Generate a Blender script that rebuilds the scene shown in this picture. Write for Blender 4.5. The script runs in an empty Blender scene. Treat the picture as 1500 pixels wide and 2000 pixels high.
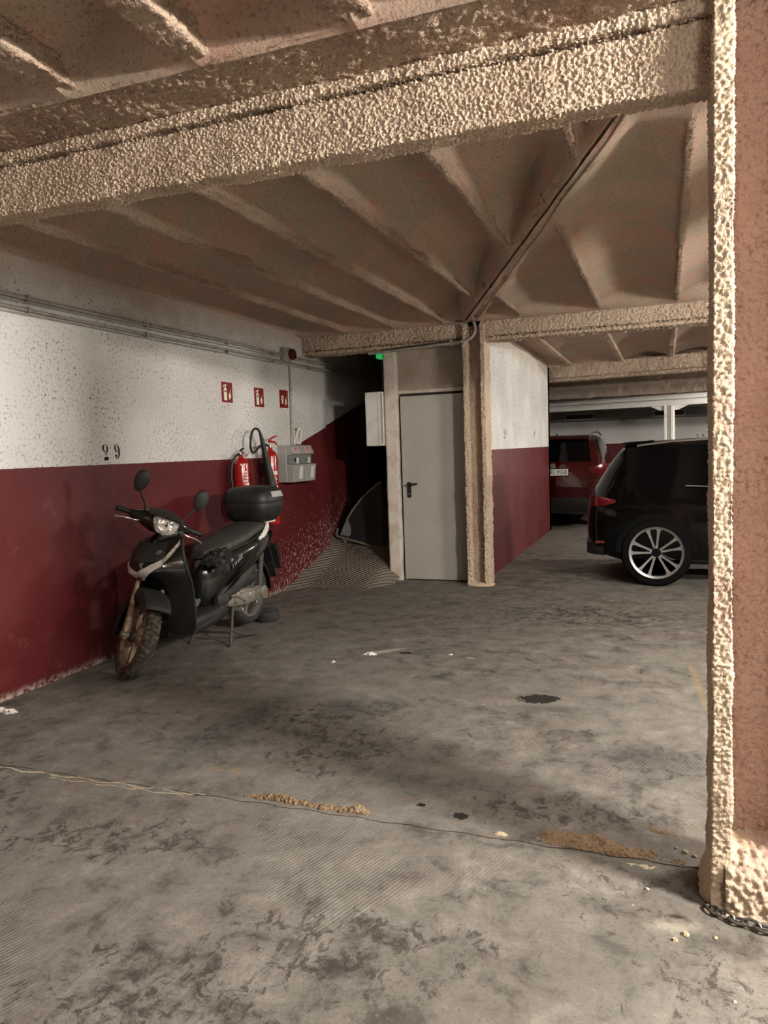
import bpy, math, random
import numpy as np
from mathutils import Vector, Matrix

S = bpy.context.scene
COL = S.collection
PI = math.pi
random.seed(7)

# ---------------------------------------------------------------- camera, world, exposure
cam_d = bpy.data.cameras.new('camera'); cam = bpy.data.objects.new('camera', cam_d); COL.objects.link(cam)
cam_d.sensor_fit = 'VERTICAL'; cam_d.sensor_height = 36.0; cam_d.lens = 36.0 * 1480 / 2000
cam_d.clip_start = 0.05; cam_d.clip_end = 100
cam.matrix_world = Matrix(((0.9373, 0.0033, 0.3486, 0.0), (0.3470, 0.0883, -0.9337, 0.0), (-0.0339, 0.9961, 0.0816, 1.43), (0, 0, 0, 1)))
S.camera = cam
W = bpy.data.worlds.new('world'); S.world = W; W.use_nodes = True
W.node_tree.nodes['Background'].inputs[0].default_value = (0.5, 0.45, 0.4, 1)
W.node_tree.nodes['Background'].inputs[1].default_value = 0.02
S.view_settings.view_transform = 'Standard'; S.view_settings.look = 'None'
S.view_settings.exposure = 0.0; S.view_settings.gamma = 1.0; S.view_settings.use_curve_mapping = False
S.cycles.use_denoising = True
S.cycles.use_light_tree = False
S.cycles.use_adaptive_sampling = True; S.cycles.adaptive_threshold = 0.09; S.cycles.adaptive_min_samples = 20
S.cycles.max_bounces = 5; S.cycles.diffuse_bounces = 3; S.cycles.glossy_bounces = 2; S.cycles.transmission_bounces = 4
S.cycles.sample_clamp_indirect = 10.0
LAMP1, LAMP1B, LAMP2, LAMP3, LAMP4 = 5700.0, 430.0, 1080.0, 900.0, 1550.0      # tube radiance of the fluorescent battens

# ---------------------------------------------------------------- mesh helpers
class MB:
    def __init__(s): s.v = []; s.f = []
    def add(s, v, f):
        b = len(s.v); s.v += [tuple(p) for p in v]; s.f += [tuple(i + b for i in q) for q in f]; return s
    def box(s, x0, x1, y0, y1, z0, z1):
        v = [(x, y, z) for z in (z0, z1) for y in (y0, y1) for x in (x0, x1)]
        return s.add(v, [(0, 2, 3, 1), (4, 5, 7, 6), (0, 1, 5, 4), (2, 6, 7, 3), (0, 4, 6, 2), (1, 3, 7, 5)])
    def loft(s, rings, cap=True, closed=True):
        n = len(rings[0]); v = [p for r in rings for p in r]; f = []
        m = n if closed else n - 1
        for i in range(len(rings) - 1):
            for j in range(m):
                a = i * n + j; b = i * n + (j + 1) % n
                f.append((a, b, b + n, a + n))
        if cap and closed:
            f.append(tuple(range(n))[::-1]); f.append(tuple(range((len(rings) - 1) * n, len(rings) * n)))
        return s.add(v, f)
    def tube(s, pts, r, n=8, cap=True, flat=1.0):
        P = [Vector(p) for p in pts]; rings = []; up = None
        rr = r if isinstance(r, (list, tuple)) else [r] * len(P)
        for i, p in enumerate(P):
            t = (P[min(i + 1, len(P) - 1)] - P[max(i - 1, 0)]).normalized()
            if up is None:
                up = Vector((0, 0, 1)) if abs(t.z) < 0.9 else Vector((1, 0, 0))
            a = t.cross(up).normalized(); b = a.cross(t).normalized(); up = b
            rings.append([p + a * math.cos(q * 2 * PI / n) * rr[i] + b * math.sin(q * 2 * PI / n) * rr[i] * flat for q in range(n)])
        return s.loft(rings, cap)
    def lathe(s, prof, c=(0, 0, 0), axis='z', n=24, cap=True):
        rings = []
        for r, h in prof:
            ring = []
            for q in range(n):
                a = q * 2 * PI / n; u, w = r * math.cos(a), r * math.sin(a)
                p = (u, w, h) if axis == 'z' else ((h, u, w) if axis == 'x' else (w, h, u))
                ring.append((c[0] + p[0], c[1] + p[1], c[2] + p[2]))
            rings.append(ring)
        return s.loft(rings, cap)
    def prism(s, poly, a, b, axis='x'):
        def P(p, h): return (h, p[0], p[1]) if axis == 'x' else ((p[0], h, p[1]) if axis == 'y' else (p[0], p[1], h))
        return s.loft([[P(p, a) for p in poly], [P(p, b) for p in poly]])
    def xf(s, M):
        s.v = [tuple(M @ Vector(p)) for p in s.v]; return s

def setp(o, label=None, cat=None, group=None, kind=None):
    if label: o['label'] = label
    if cat: o['category'] = cat
    if group: o['group'] = group
    if kind: o['kind'] = kind
    return o
def OB(name, mb, mat, parent=None, smooth=35, bevel=0, label=None, cat=None, group=None, kind=None, seg=2):
    me = bpy.data.meshes.new(name)
    me.from_pydata(mb.v, [], mb.f); me.update()
    if mat: me.materials.append(mat)
    if smooth:
        me.polygons.foreach_set('use_smooth', [True] * len(me.polygons))
        if smooth < 180: me.set_sharp_from_angle(angle=math.radians(smooth))
    o = bpy.data.objects.new(name, me); COL.objects.link(o)
    if parent: o.parent = parent
    if bevel:
        md = o.modifiers.new('bevel', 'BEVEL'); md.width = bevel; md.segments = seg; md.limit_method = 'ANGLE'; md.angle_limit = 0.6
    return setp(o, label, cat, group, kind)
def THING(name, label, cat, loc=(0, 0, 0), rz=0, group=None, kind=None, parent=None):
    o = bpy.data.objects.new(name, None); COL.objects.link(o); o.empty_display_size = 0.1
    o.location = loc; o.rotation_euler = (0, 0, rz)
    if parent: o.parent = parent
    return setp(o, label, cat, group, kind)
def TXT(name, text, size, mat, M, parent=None, align='CENTER', shear=0.0, xs=1.0, depth=0.0006):
    cu = bpy.data.curves.new(name, 'FONT'); cu.body = text; cu.size = size; cu.align_x = align; cu.align_y = 'CENTER'; cu.shear = shear; cu.extrude = depth; cu.resolution_u = 3
    t = bpy.data.objects.new(name + '_curve', cu); COL.objects.link(t)
    bpy.context.view_layer.update()
    me = bpy.data.meshes.new_from_object(t.evaluated_get(bpy.context.evaluated_depsgraph_get()))
    bpy.data.objects.remove(t); me.name = name
    me.transform(M @ Matrix.Diagonal((xs, 1, 1, 1))); me.materials.clear(); me.materials.append(mat)
    o = bpy.data.objects.new(name, me); COL.objects.link(o)
    if parent: o.parent = parent
    return o
def frame(o, x, y):                                # matrix with origin o, local x and y axes
    x = Vector(x).normalized(); y = Vector(y); y = (y - x * y.dot(x)).normalized(); z = x.cross(y)
    return Matrix(((x.x, y.x, z.x, o[0]), (x.y, y.y, z.y, o[1]), (x.z, y.z, z.z, o[2]), (0, 0, 0, 1)))

# ---------------------------------------------------------------- noise for sprayed fireproofing relief
def _h(i, j, k, s):
    n = (i.astype(np.int64) * 73856093) ^ (j.astype(np.int64) * 19349663) ^ (k.astype(np.int64) * 83492791) ^ (s * 97531)
    n = n & 0xffffffff; n = (n ^ (n >> 13)) * 1274126177 & 0xffffffff; n = (n ^ (n >> 16)) * 668265263 & 0xffffffff
    return ((n ^ (n >> 15)) & 0xffffff) / float(0x1000000)
def vnoise(P, s=0):
    I = np.floor(P).astype(np.int64); F = P - I; F = F * F * (3 - 2 * F); r = 0
    for a in (0, 1):
        for b in (0, 1):
            for c in (0, 1):
                w = (F[:, 0] if a else 1 - F[:, 0]) * (F[:, 1] if b else 1 - F[:, 1]) * (F[:, 2] if c else 1 - F[:, 2])
                r = r + w * _h(I[:, 0] + a, I[:, 1] + b, I[:, 2] + c, s)
    return r
def worley(P, s=0):
    I = np.floor(P).astype(np.int64); d = np.full(len(P), 9.0)
    for a in (-1, 0, 1):
        for b in (-1, 0, 1):
            for c in (-1, 0, 1):
                i, j, k = I[:, 0] + a, I[:, 1] + b, I[:, 2] + c
                q = np.stack([i + _h(i, j, k, s + 1), j + _h(i, j, k, s + 2), k + _h(i, j, k, s + 3)], 1) - P
                d = np.minimum(d, (q * q).sum(1))
    return np.sqrt(d)
def roughen(o, amp=0.012, size=0.02, low=0.01, seed=1, lowsize=0.12):
    me = o.data; n = len(me.vertices); co = np.empty(n * 3); me.vertices.foreach_get('co', co); co = co.reshape(-1, 3)
    no = np.empty(n * 3); me.vertex_normals.foreach_get('vector', no); no = no.reshape(-1, 3)
    w = 1 - np.clip(worley(co / size, seed) * 1.2, 0, 1)
    big = vnoise(co / (size * 3.3), seed + 9)
    d = amp * (w ** 1.1) * (0.75 + 0.5 * big) + low * (vnoise(co / lowsize, seed + 20) - 0.5) * 2 - amp * 0.3
    co = co + no * d[:, None]
    me.vertices.foreach_set('co', co.ravel()); me.update(); return o
def resample(poly, res, closed):
    out = []; m = len(poly) if closed else len(poly) - 1
    for i in range(m):
        a, b = np.array(poly[i], float), np.array(poly[(i + 1) % len(poly)], float)
        k = max(1, int(round(np.linalg.norm(b - a) / res)))
        out += [tuple(a + (b - a) * t / k) for t in range(k)]
    if not closed: out.append(tuple(poly[-1]))
    return out
def rough_bar(name, poly, a, b, axis, res, mat, parent=None, closed=True, amp=0.012, size=0.02, low=0.008, seed=1, M=None, **kw):
    """a sprayed member: a profile swept straight along an axis with lumpy relief"""
    pr = resample(poly, res, closed); k = max(1, int((b - a) / res)); mb = MB()
    def P(p, h): return (h, p[0], p[1]) if axis == 'x' else ((p[0], h, p[1]) if axis == 'y' else (p[0], p[1], h))
    rings = [[P(p, a + (b - a) * i / k) for p in pr] for i in range(k + 1)]
    mb.loft(rings, cap=closed, closed=closed)
    if M: mb.xf(M)
    o = OB(name, mb, mat, parent, smooth=180, **kw)
    return roughen(o, amp, size, low, seed)

# ---------------------------------------------------------------- materials
def mk(name, col=(0.5, 0.5, 0.5), rough=0.6, metal=0.0, spec=0.5, coat=0.0):
    m = bpy.data.materials.new(name); m.use_nodes = True; b = m.node_tree.nodes['Principled BSDF']
    b.inputs['Base Color'].default_value = (*col, 1); b.inputs['Roughness'].default_value = rough; b.inputs['Metallic'].default_value = metal
    b.inputs['Specular IOR Level'].default_value = spec; b.inputs['Coat Weight'].default_value = coat
    return m
class NT:
    def __init__(s, m): s.m = m; s.t = m.node_tree; s.b = s.t.nodes['Principled BSDF']; s.pos = s.t.nodes.new('ShaderNodeNewGeometry').outputs['Position']; s.cache = {}
    def n(s, typ, **kw):
        nd = s.t.nodes.new(typ)
        for k, v in kw.items(): setattr(nd, k, v)
        return nd
    def l(s, a, b): s.t.links.new(a, b)
    def put(s, sock, v):
        if hasattr(v, 'is_output') or hasattr(v, 'links'): s.l(v, sock)
        else: sock.default_value = v
    def math(s, op, a, b=0.0, c=None, clamp=False):
        nd = s.n('ShaderNodeMath', operation=op, use_clamp=clamp); s.put(nd.inputs[0], a); s.put(nd.inputs[1], b)
        if c is not None: s.put(nd.inputs[2], c)
        return nd.outputs[0]
    def vec(s, op, a, b):
        nd = s.n('ShaderNodeVectorMath', operation=op); s.put(nd.inputs[0], a); s.put(nd.inputs[1], b); return nd.outputs['Value'] if op in ('LENGTH', 'DISTANCE', 'DOT_PRODUCT') else nd.outputs[0]
    def noise(s, scale, detail=3.0, rough=0.5, vec=None, dist=0.0):
        key = (scale, detail, rough, dist, id(vec) if vec is not None else 0)
        if vec is None and key in s.cache: return s.cache[key]
        nd = s.n('ShaderNodeTexNoise'); s.cache[key] = nd.outputs[0]; nd.inputs['Scale'].default_value = scale; nd.inputs['Detail'].default_value = detail; nd.inputs['Roughness'].default_value = rough; nd.inputs['Distortion'].default_value = dist
        s.l(vec or s.pos, nd.inputs['Vector']); return nd.outputs[0]
    def voro(s, scale, vec=None, feature='F1'):
        nd = s.n('ShaderNodeTexVoronoi', feature=feature); nd.inputs['Scale'].default_value = scale; s.l(vec or s.pos, nd.inputs['Vector']); return nd.outputs['Distance']
    def step(s, v, a, b):
        nd = s.n('ShaderNodeMapRange', interpolation_type='SMOOTHSTEP'); s.put(nd.inputs[0], v); nd.inputs[1].default_value = a; nd.inputs[2].default_value = b; return nd.outputs[0]
    def mix(s, f, a, b):
        nd = s.n('ShaderNodeMix', data_type='RGBA'); s.put(nd.inputs[0], f)
        for sk, v in ((nd.inputs[6], a), (nd.inputs[7], b)):
            if isinstance(v, tuple): sk.default_value = (*v, 1)
            else: s.l(v, sk)
        return nd.outputs[2]
    def xyz(s):
        nd = s.n('ShaderNodeSeparateXYZ'); s.l(s.pos, nd.inputs[0]); return nd.outputs
    def scaled(s, v, rz=0):
        nd = s.n('ShaderNodeMapping'); nd.inputs['Scale'].default_value = v; nd.inputs['Rotation'].default_value = (0, 0, rz); s.l(s.pos, nd.inputs[0]); return nd.outputs[0]
    def bump(s, h, strength=0.5, dist=0.01):
        nd = s.n('ShaderNodeBump'); nd.inputs['Strength'].default_value = strength; nd.inputs['Distance'].default_value = dist; s.l(h, nd.inputs['Height']); s.l(nd.outputs[0], s.b.inputs['Normal'])
    def col(s, c): s.l(c, s.b.inputs['Base Color'])
    def rgh(s, v): s.put(s.b.inputs['Roughness'], v)

def spray_mat(name, c1, c2, c3, bump=0.6, bs=140, bd=0.008):
    m = mk(name, c1, 0.95, spec=0.15); t = NT(m)
    c = t.mix(t.step(t.noise(2.2, 3), 0.42, 0.62), c1, c2)
    c = t.mix(t.math('MULTIPLY', t.step(t.noise(75, 3), 0.48, 0.75), 0.7), c, c3)
    t.col(c); h = t.noise(bs, 3, 0.6); t.bump(h, bump, bd); return m
M_SPRAY = spray_mat('sprayed_fireproofing', (0.77, 0.61, 0.47), (0.69, 0.53, 0.40), (0.52, 0.37, 0.26), 1.0, 130, 0.014)
M_SPRAYC = spray_mat('sprayed_column', (0.62, 0.50, 0.37), (0.58, 0.42, 0.33), (0.40, 0.29, 0.20))
M_SPRAYW = spray_mat('sprayed_column_pink', (0.66, 0.43, 0.355), (0.56, 0.36, 0.285), (0.34, 0.19, 0.14), 1.0, 70, 0.02)
M_SPRAYF = spray_mat('sprayed_far_member', (0.71, 0.57, 0.44), (0.61, 0.47, 0.36), (0.34, 0.24, 0.165), 1.0, 48, 0.035)
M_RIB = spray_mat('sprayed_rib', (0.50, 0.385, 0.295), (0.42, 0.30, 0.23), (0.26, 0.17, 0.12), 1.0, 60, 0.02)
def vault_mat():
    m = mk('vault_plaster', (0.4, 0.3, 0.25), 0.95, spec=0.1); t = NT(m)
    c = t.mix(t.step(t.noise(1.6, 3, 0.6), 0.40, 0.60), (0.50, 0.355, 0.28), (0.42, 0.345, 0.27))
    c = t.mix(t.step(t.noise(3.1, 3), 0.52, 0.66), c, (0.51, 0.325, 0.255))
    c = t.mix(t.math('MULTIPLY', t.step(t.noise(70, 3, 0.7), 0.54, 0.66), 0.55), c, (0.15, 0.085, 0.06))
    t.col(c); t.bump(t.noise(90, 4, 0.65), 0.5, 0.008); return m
M_VAULT = vault_mat()

def wall_mat(name, band_fn=None, chips=0.5):
    """white painted render above an oxblood dado; the line follows the ramp where there is one"""
    m = mk(name, (0.7, 0.7, 0.68), 0.75, spec=0.25); t = NT(m); x, y, z = t.xyz()
    white = t.mix(t.step(t.noise(1.3, 4), 0.38, 0.62), (0.72, 0.72, 0.70), (0.62, 0.61, 0.58))
    pit = t.math('MULTIPLY', t.step(t.noise(46, 3, 0.75), 0.53, 0.66), t.step(t.noise(2.4, 3), 0.25, 0.62))
    white = t.mix(pit, white, (0.22, 0.21, 0.19))
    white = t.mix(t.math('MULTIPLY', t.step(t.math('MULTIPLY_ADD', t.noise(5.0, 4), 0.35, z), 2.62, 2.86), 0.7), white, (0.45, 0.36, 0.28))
    red = t.mix(t.step(t.noise(2.0, 4), 0.35, 0.65), (0.098, 0.0125, 0.014), (0.122, 0.021, 0.0215))
    red = t.mix(t.math('MULTIPLY', t.step(t.noise(5.0, 5, 0.7), 0.60, 0.80), 0.35), red, (0.30, 0.13, 0.11))
    if band_fn: band = band_fn(t, y)
    else: band = 1.393
    if chips:
        reg = t.math('MULTIPLY', t.step(y, 5.3, 7.0), t.step(t.math('SUBTRACT', z, t.math('MAXIMUM', t.math('MULTIPLY', t.math('SUBTRACT', y, 6.9), 0.27), 0.0)), 1.45, -0.05))
        lim = t.math('MULTIPLY_ADD', reg, -0.20, 0.765)
        ch = t.step(t.math('SUBTRACT', t.noise(34, 4, 0.75, vec=t.scaled((1, 1.2, 0.8))), lim), 0.0, 0.02)
        red = t.mix(ch, red, (0.62, 0.52, 0.47))
        low = t.math('MULTIPLY', t.step(z, 0.06, 0.0), t.step(t.noise(30, 3), 0.35, 0.6))
        red = t.mix(low, red, (0.35, 0.30, 0.26))
    edge = t.math('ADD', z, t.math('MULTIPLY', t.math('SUBTRACT', t.noise(22, 3), 0.5), 0.006))
    t.col(t.mix(t.step(t.math('SUBTRACT', edge, band), -0.002, 0.002), red, white))
    t.bump(t.noise(46, 3, 0.75), 0.35, 0.012)
    t.rgh(t.math('MULTIPLY_ADD', t.step(t.math('SUBTRACT', z, band), -0.002, 0.002), 0.3, 0.5)); return m
M_WALLL = wall_mat('left_wall_paint', lambda t, y: t.math('MULTIPLY_ADD', t.math('MAXIMUM', t.math('SUBTRACT', y, 6.93), 0.0), 0.265, 1.393))
M_WALL = wall_mat('wall_paint', None, 0)

def floor_mat():
    m = mk('worn_concrete', (0.3, 0.28, 0.25), 0.7, spec=0.3); t = NT(m); x, y, z = t.xyz()
    f = t.noise(5.5, 10, 0.74, dist=0.3)
    c = t.mix(t.step(f, 0.34, 0.52), (0.066, 0.060, 0.052), (0.178, 0.165, 0.145))
    c = t.mix(t.step(f, 0.50, 0.66), c, (0.265, 0.248, 0.220))
    c = t.mix(t.math('MULTIPLY', t.step(t.noise(0.9, 4, 0.6), 0.40, 0.64), 0.5), c, (0.205, 0.197, 0.175))
    c = t.mix(t.math('MULTIPLY', t.step(t.noise(2.7, 4, 0.65), 0.50, 0.72), 0.40), c, (0.15, 0.113, 0.087))
    c = t.mix(t.math('MULTIPLY', t.step(t.noise(18, 5, 0.7, vec=t.scaled((1.0, 0.35, 1), 0.5)), 0.52, 0.72), 0.5), c, (0.07, 0.062, 0.055))
    c = t.mix(t.math('MULTIPLY', t.step(t.noise(85, 3, 0.7), 0.55, 0.66), 0.5), c, (0.075, 0.066, 0.056))
    c = t.mix(t.math('MULTIPLY', t.step(t.noise(60, 3, 0.7), 0.58, 0.72), 0.35), c, (0.34, 0.32, 0.285))
    # gritty dark wear, thick in some zones
    def stain(cx, cy, rx, ry, rot, soft, nz=0.5, ns=7):
        mp = t.n('ShaderNodeMapping', vector_type='TEXTURE'); mp.inputs['Location'].default_value = (cx, cy, 0); mp.inputs['Rotation'].default_value = (0, 0, rot); mp.inputs['Scale'].default_value = (rx, ry, 100)
        t.l(t.pos, mp.inputs[0]); d = t.vec('LENGTH', mp.outputs[0], (0, 0, 0))
        return t.step(t.math('MULTIPLY_ADD', t.math('SUBTRACT', t.noise(8 if ns < 12 else 26, 4, 0.65), 0.5), nz * 2, d), 1 + soft, 1 - soft)
    zone = t.math('MULTIPLY', t.step(t.noise(0.75, 2), 0.40, 0.66), t.step(y, 4.6, 3.4))
    for a in ((-2.15, 3.4, 0.14, 0.55, -0.12, 0.6), (-1.62, 3.75, 0.40, 0.22, 0.3, 0.6), (-0.05, 3.5, 0.30, 0.24, 0.2, 0.5), (-0.45, 3.72, 0.2, 0.08, 0.3, 0.5), (-0.35, 2.9, 0.5, 0.16, 0.1, 0.6), (-1.3, 1.55, 0.50, 0.28, 0.35, 0.7), (-0.9, 1.9, 0.5, 0.25, 0.2, 0.7), (-2.0, 2.2, 0.6, 0.2, 0.2, 0.7), (-0.75, 6.4, 1.1, 0.5, 0.1, 0.7)):
        zone = t.math('MAXIMUM', zone, stain(*a))
    lim = t.math('MULTIPLY_ADD', zone, -0.17, 0.655)
    grit = t.step(t.math('SUBTRACT', t.noise(15, 8, 0.80, vec=t.scaled((1, 0.8, 1), 0.4), dist=0.6), lim), 0.0, 0.09)
    c = t.mix(t.math('MULTIPLY', grit, 0.85), c, (0.045, 0.038, 0.033))
    soft = None
    for a in ((-2.15, 3.4, 0.14, 0.55, -0.12, 0.7), (-0.05, 3.5, 0.28, 0.20, 0.2, 0.6), (-1.6, 3.8, 0.25, 0.12, 0.3, 0.6), (-0.60, 4.06, 0.2, 0.05, 0.2, 0.6, 0.9, 14), (-0.45, 3.72, 0.12, 0.04, 0.2, 0.5, 0.9, 20)):
        q = stain(*a); soft = q if soft is None else t.math('MAXIMUM', soft, q)
    c = t.mix(t.math('MULTIPLY', soft, 0.5), c, (0.075, 0.072, 0.07))
    # oil drips with shapes of their own
    oil = stain(-0.675, 4.205, 0.11, 0.075, 0.3, 0.08, 0.9, 12)
    for a in ((-0.755, 2.755, 0.030, 0.026, 0, 0.15, 1.3, 30), (-1.72, 4.95, 0.05, 0.025, 0, 0.2, 1.2, 20), (0.03, 2.31, 0.035, 0.03, 0, 0.3, 0.5, 30), (-0.93, 2.80, 0.02, 0.015, 0, 0.2, 1.4, 30)):
        oil = t.math('MAXIMUM', oil, stain(*a))
    c = t.mix(t.math('MULTIPLY', oil, 0.97), c, (0.016, 0.014, 0.013))
    # yellow chalk blobs and paint traces along the old bay lines
    yel = None
    for a in ((-1.955, 2.87, 0.028, 0.022, 0.3, 0.3, 0.5, 40), (-1.84, 2.885, 0.028, 0.022, 0.3, 0.3, 0.5, 40), (0.17, 4.7, 0.02, 0.42, 0.06, 0.3, 0.8, 20), (-1.02, 2.83, 0.018, 0.013, 0, 0.3, 0.6, 50)):
        q = stain(*a); yel = q if yel is None else t.math('MAXIMUM', yel, q)
    c = t.mix(t.math('MULTIPLY', yel, 0.42), c, (0.30, 0.20, 0.085))
    pale = None
    for a in ((-1.88, 4.95, 0.03, 0.17, -0.75, 0.4, 0.6, 20), (-1.25, 4.93, 0.03, 0.02, 0, 0.3, 0.7, 30), (0.02, 2.28, 0.05, 0.03, 0.4, 0.9, 1.6, 16)):
        q = stain(*a); pale = q if pale is None else t.math('MAXIMUM', pale, q)
    c = t.mix(t.math('MULTIPLY', pale, 0.5), c, (0.60, 0.55, 0.46))
    t.col(c)
    lines = t.n('ShaderNodeTexWave', bands_direction='X'); lines.inputs['Scale'].default_value = 22; lines.inputs['Distortion'].default_value = 1.5; lines.inputs['Detail'].default_value = 1
    t.l(t.scaled((1, 1, 1), 0.35), lines.inputs[0])
    lm = t.math('MULTIPLY', lines.outputs['Fac'] if 'Fac' in lines.outputs else lines.outputs[1], t.step(t.noise(1.1, 2), 0.50, 0.62))
    h = t.math('MULTIPLY_ADD', lm, 0.35, t.noise(30, 5, 0.7))
    t.bump(h, 0.35, 0.008)
    t.rgh(t.math('MULTIPLY_ADD', oil, -0.1, 0.74)); return m
M_FLOOR = floor_mat()
def ramp_mat():
    m = mk('ribbed_ramp', (0.3, 0.27, 0.23), 0.85, spec=0.2); t = NT(m)
    w = t.n('ShaderNodeTexWave', bands_direction='X'); w.inputs['Scale'].default_value = 7.2; w.inputs['Distortion'].default_value = 0.6; w.inputs['Detail'].default_value = 1
    t.l(t.scaled((1, 1, 1), 0.55), w.inputs[0]); f = w.outputs[1]
    c = t.mix(t.step(t.noise(2, 4), 0.35, 0.65), (0.27, 0.24, 0.20), (0.21, 0.18, 0.15))
    c = t.mix(t.math('MULTIPLY', t.step(f, 0.6, 0.1), 0.45), c, (0.13, 0.10, 0.08))
    t.col(c); t.bump(t.math('MULTIPLY_ADD', t.noise(50, 3), 0.3, f), 0.7, 0.012); return m
M_RAMP = ramp_mat()
def noisy(name, c1, c2, scale, rough=0.6, metal=0, spec=0.5, lo=0.45, hi=0.65, bump=0.0, bs=60, coat=0, detail=4):
    m = mk(name, c1, rough, metal, spec, coat); t = NT(m); t.col(t.mix(t.step(t.noise(scale, detail, 0.65), lo, hi), c1, c2))
    if bump: t.bump(t.noise(bs, 4, 0.6), bump, 0.006)
    return m
M_PLASTER = noisy('grey_plaster', (0.42, 0.365, 0.30), (0.36, 0.30, 0.24), 4, 0.9, bump=0.3)
M_DARKWALL = noisy('dark_render', (0.16, 0.14, 0.12), (0.12, 0.105, 0.09), 3, 0.9)
M_JAMB = noisy('jamb_plaster', (0.62, 0.56, 0.50), (0.50, 0.43, 0.36), 9, 0.9, bump=0.3)
M_DOOR = noisy('door_enamel', (0.43, 0.415, 0.37), (0.40, 0.385, 0.345), 3, 0.45)
M_BLACKP = noisy('black_plastic', (0.011, 0.011, 0.011), (0.02, 0.0195, 0.018), 14, 0.5)
M_GREYP = noisy('dark_grey_plastic', (0.020, 0.020, 0.019), (0.032, 0.031, 0.028), 9, 0.6)
M_GLOSS = noisy('gloss_black_paint', (0.006, 0.006, 0.006), (0.012, 0.012, 0.011), 8, 0.16, spec=0.6, coat=0.6)
M_SEAT = noisy('dusty_vinyl', (0.032, 0.031, 0.028), (0.055, 0.052, 0.046), 12, 0.62, bump=0.15, bs=120)
M_RUBBER = noisy('tyre_rubber', (0.022, 0.021, 0.02), (0.05, 0.045, 0.038), 30, 0.85)
M_DUSTY = noisy('dusty_tread_rubber', (0.045, 0.04, 0.033), (0.16, 0.13, 0.10), 34, 0.9, bump=0.7, bs=70)
M_RUST = noisy('rusty_alloy', (0.42, 0.34, 0.24), (0.20, 0.12, 0.06), 18, 0.5, metal=0.4)
M_ALU = noisy('dull_aluminium', (0.30, 0.28, 0.235), (0.20, 0.18, 0.145), 10, 0.45, metal=0.5)
M_CHROME = mk('bright_metal', (0.70, 0.69, 0.66), 0.25, 0.9)
M_RIMC = mk('alloy_rim', (0.34, 0.34, 0.33), 0.36, 0.85)
M_WHITE = noisy('white_enamel', (0.72, 0.71, 0.68), (0.62, 0.60, 0.56), 6, 0.5)
M_STEELW = noisy('white_steel_paint', (0.74, 0.73, 0.69), (0.60, 0.55, 0.47), 7, 0.6, lo=0.55, hi=0.7)
M_DUCT = noisy('grey_duct', (0.16, 0.16, 0.155), (0.13, 0.13, 0.125), 5, 0.6)
M_CONDUIT = noisy('grey_conduit', (0.40, 0.37, 0.33), (0.28, 0.25, 0.21), 12, 0.5)
M_CABLE = mk('dark_cable', (0.05, 0.045, 0.04), 0.6)
M_CABLEB = noisy('dusty_cable', (0.36, 0.28, 0.21), (0.26, 0.19, 0.14), 20, 0.8)
M_RED = mk('sign_red', (0.20, 0.012, 0.012), 0.5)
M_SIGNW = mk('photoluminescent_white', (0.82, 0.80, 0.62), 0.5)
M_SIGNB = mk('sign_border', (0.80, 0.62, 0.58), 0.5)
M_EXT = mk('extinguisher_red', (0.36, 0.012, 0.010), 0.22, spec=0.6, coat=0.4)
M_LABEL = mk('label_white', (0.74, 0.62, 0.58), 0.5)
M_GREYBOX = noisy('grey_moulded_plastic', (0.36, 0.36, 0.335), (0.33, 0.33, 0.305), 6, 0.5)
M_GREYBOXD = mk('window_grey_plastic', (0.20, 0.215, 0.20), 0.4)  # darker grey plastic of the call station windows
M_STENCIL = noisy('stencil_paint', (0.045, 0.010, 0.010), (0.06, 0.016, 0.015), 40, 0.8)
M_DIGIT = mk('grey_digit_paint', (0.10, 0.09, 0.075), 0.8)
M_DIGIT2 = noisy('faded_digit_paint', (0.20, 0.19, 0.175), (0.42, 0.41, 0.38), 40, 0.8)
M_SIREN = mk('dark_red_lens', (0.06, 0.003, 0.004), 0.3)
M_CARK = mk('black_car_paint', (0.0015, 0.0015, 0.0015), 0.10, spec=0.2, coat=0.12)
M_CARTYRE = mk('car_tyre', (0.003, 0.003, 0.003), 0.85, spec=0.1)
M_CARR = mk('red_car_paint', (0.045, 0.0012, 0.0018), 0.16, spec=0.5, coat=0.8)
M_GLASS = mk('tinted_glass', (0.002, 0.002, 0.0025), 0.06, spec=0.22)
M_TAILR = mk('tail_lamp_red', (0.11, 0.004, 0.004), 0.12, spec=0.7, coat=0.8)
M_LENS = noisy('headlamp_lens', (0.74, 0.72, 0.66), (0.34, 0.33, 0.28), 42, 0.12, metal=0.25, spec=0.8, lo=0.42, hi=0.6)
M_PAPER = mk('tissue', (0.80, 0.78, 0.73), 0.8)
M_RUBBLE = spray_mat('broken_screed', (0.27, 0.185, 0.11), (0.32, 0.235, 0.15), (0.09, 0.055, 0.033), 1.0)
M_CRACK = mk('joint_gap', (0.04, 0.032, 0.026), 0.95)
M_CHAIN = noisy('dirty_chain', (0.16, 0.145, 0.125), (0.06, 0.05, 0.045), 60, 0.45, metal=0.6)
M_BOTTLE = mk('clear_plastic', (0.75, 0.78, 0.80), 0.12); M_BOTTLE.node_tree.nodes['Principled BSDF'].inputs['Transmission Weight'].default_value = 0.85
M_BLUE = mk('blue_cap', (0.12, 0.16, 0.48), 0.4)
M_BAG = noisy('crumpled_black_plastic', (0.02, 0.02, 0.02), (0.05, 0.05, 0.047), 10, 0.22, bump=1.0, bs=28)
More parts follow.
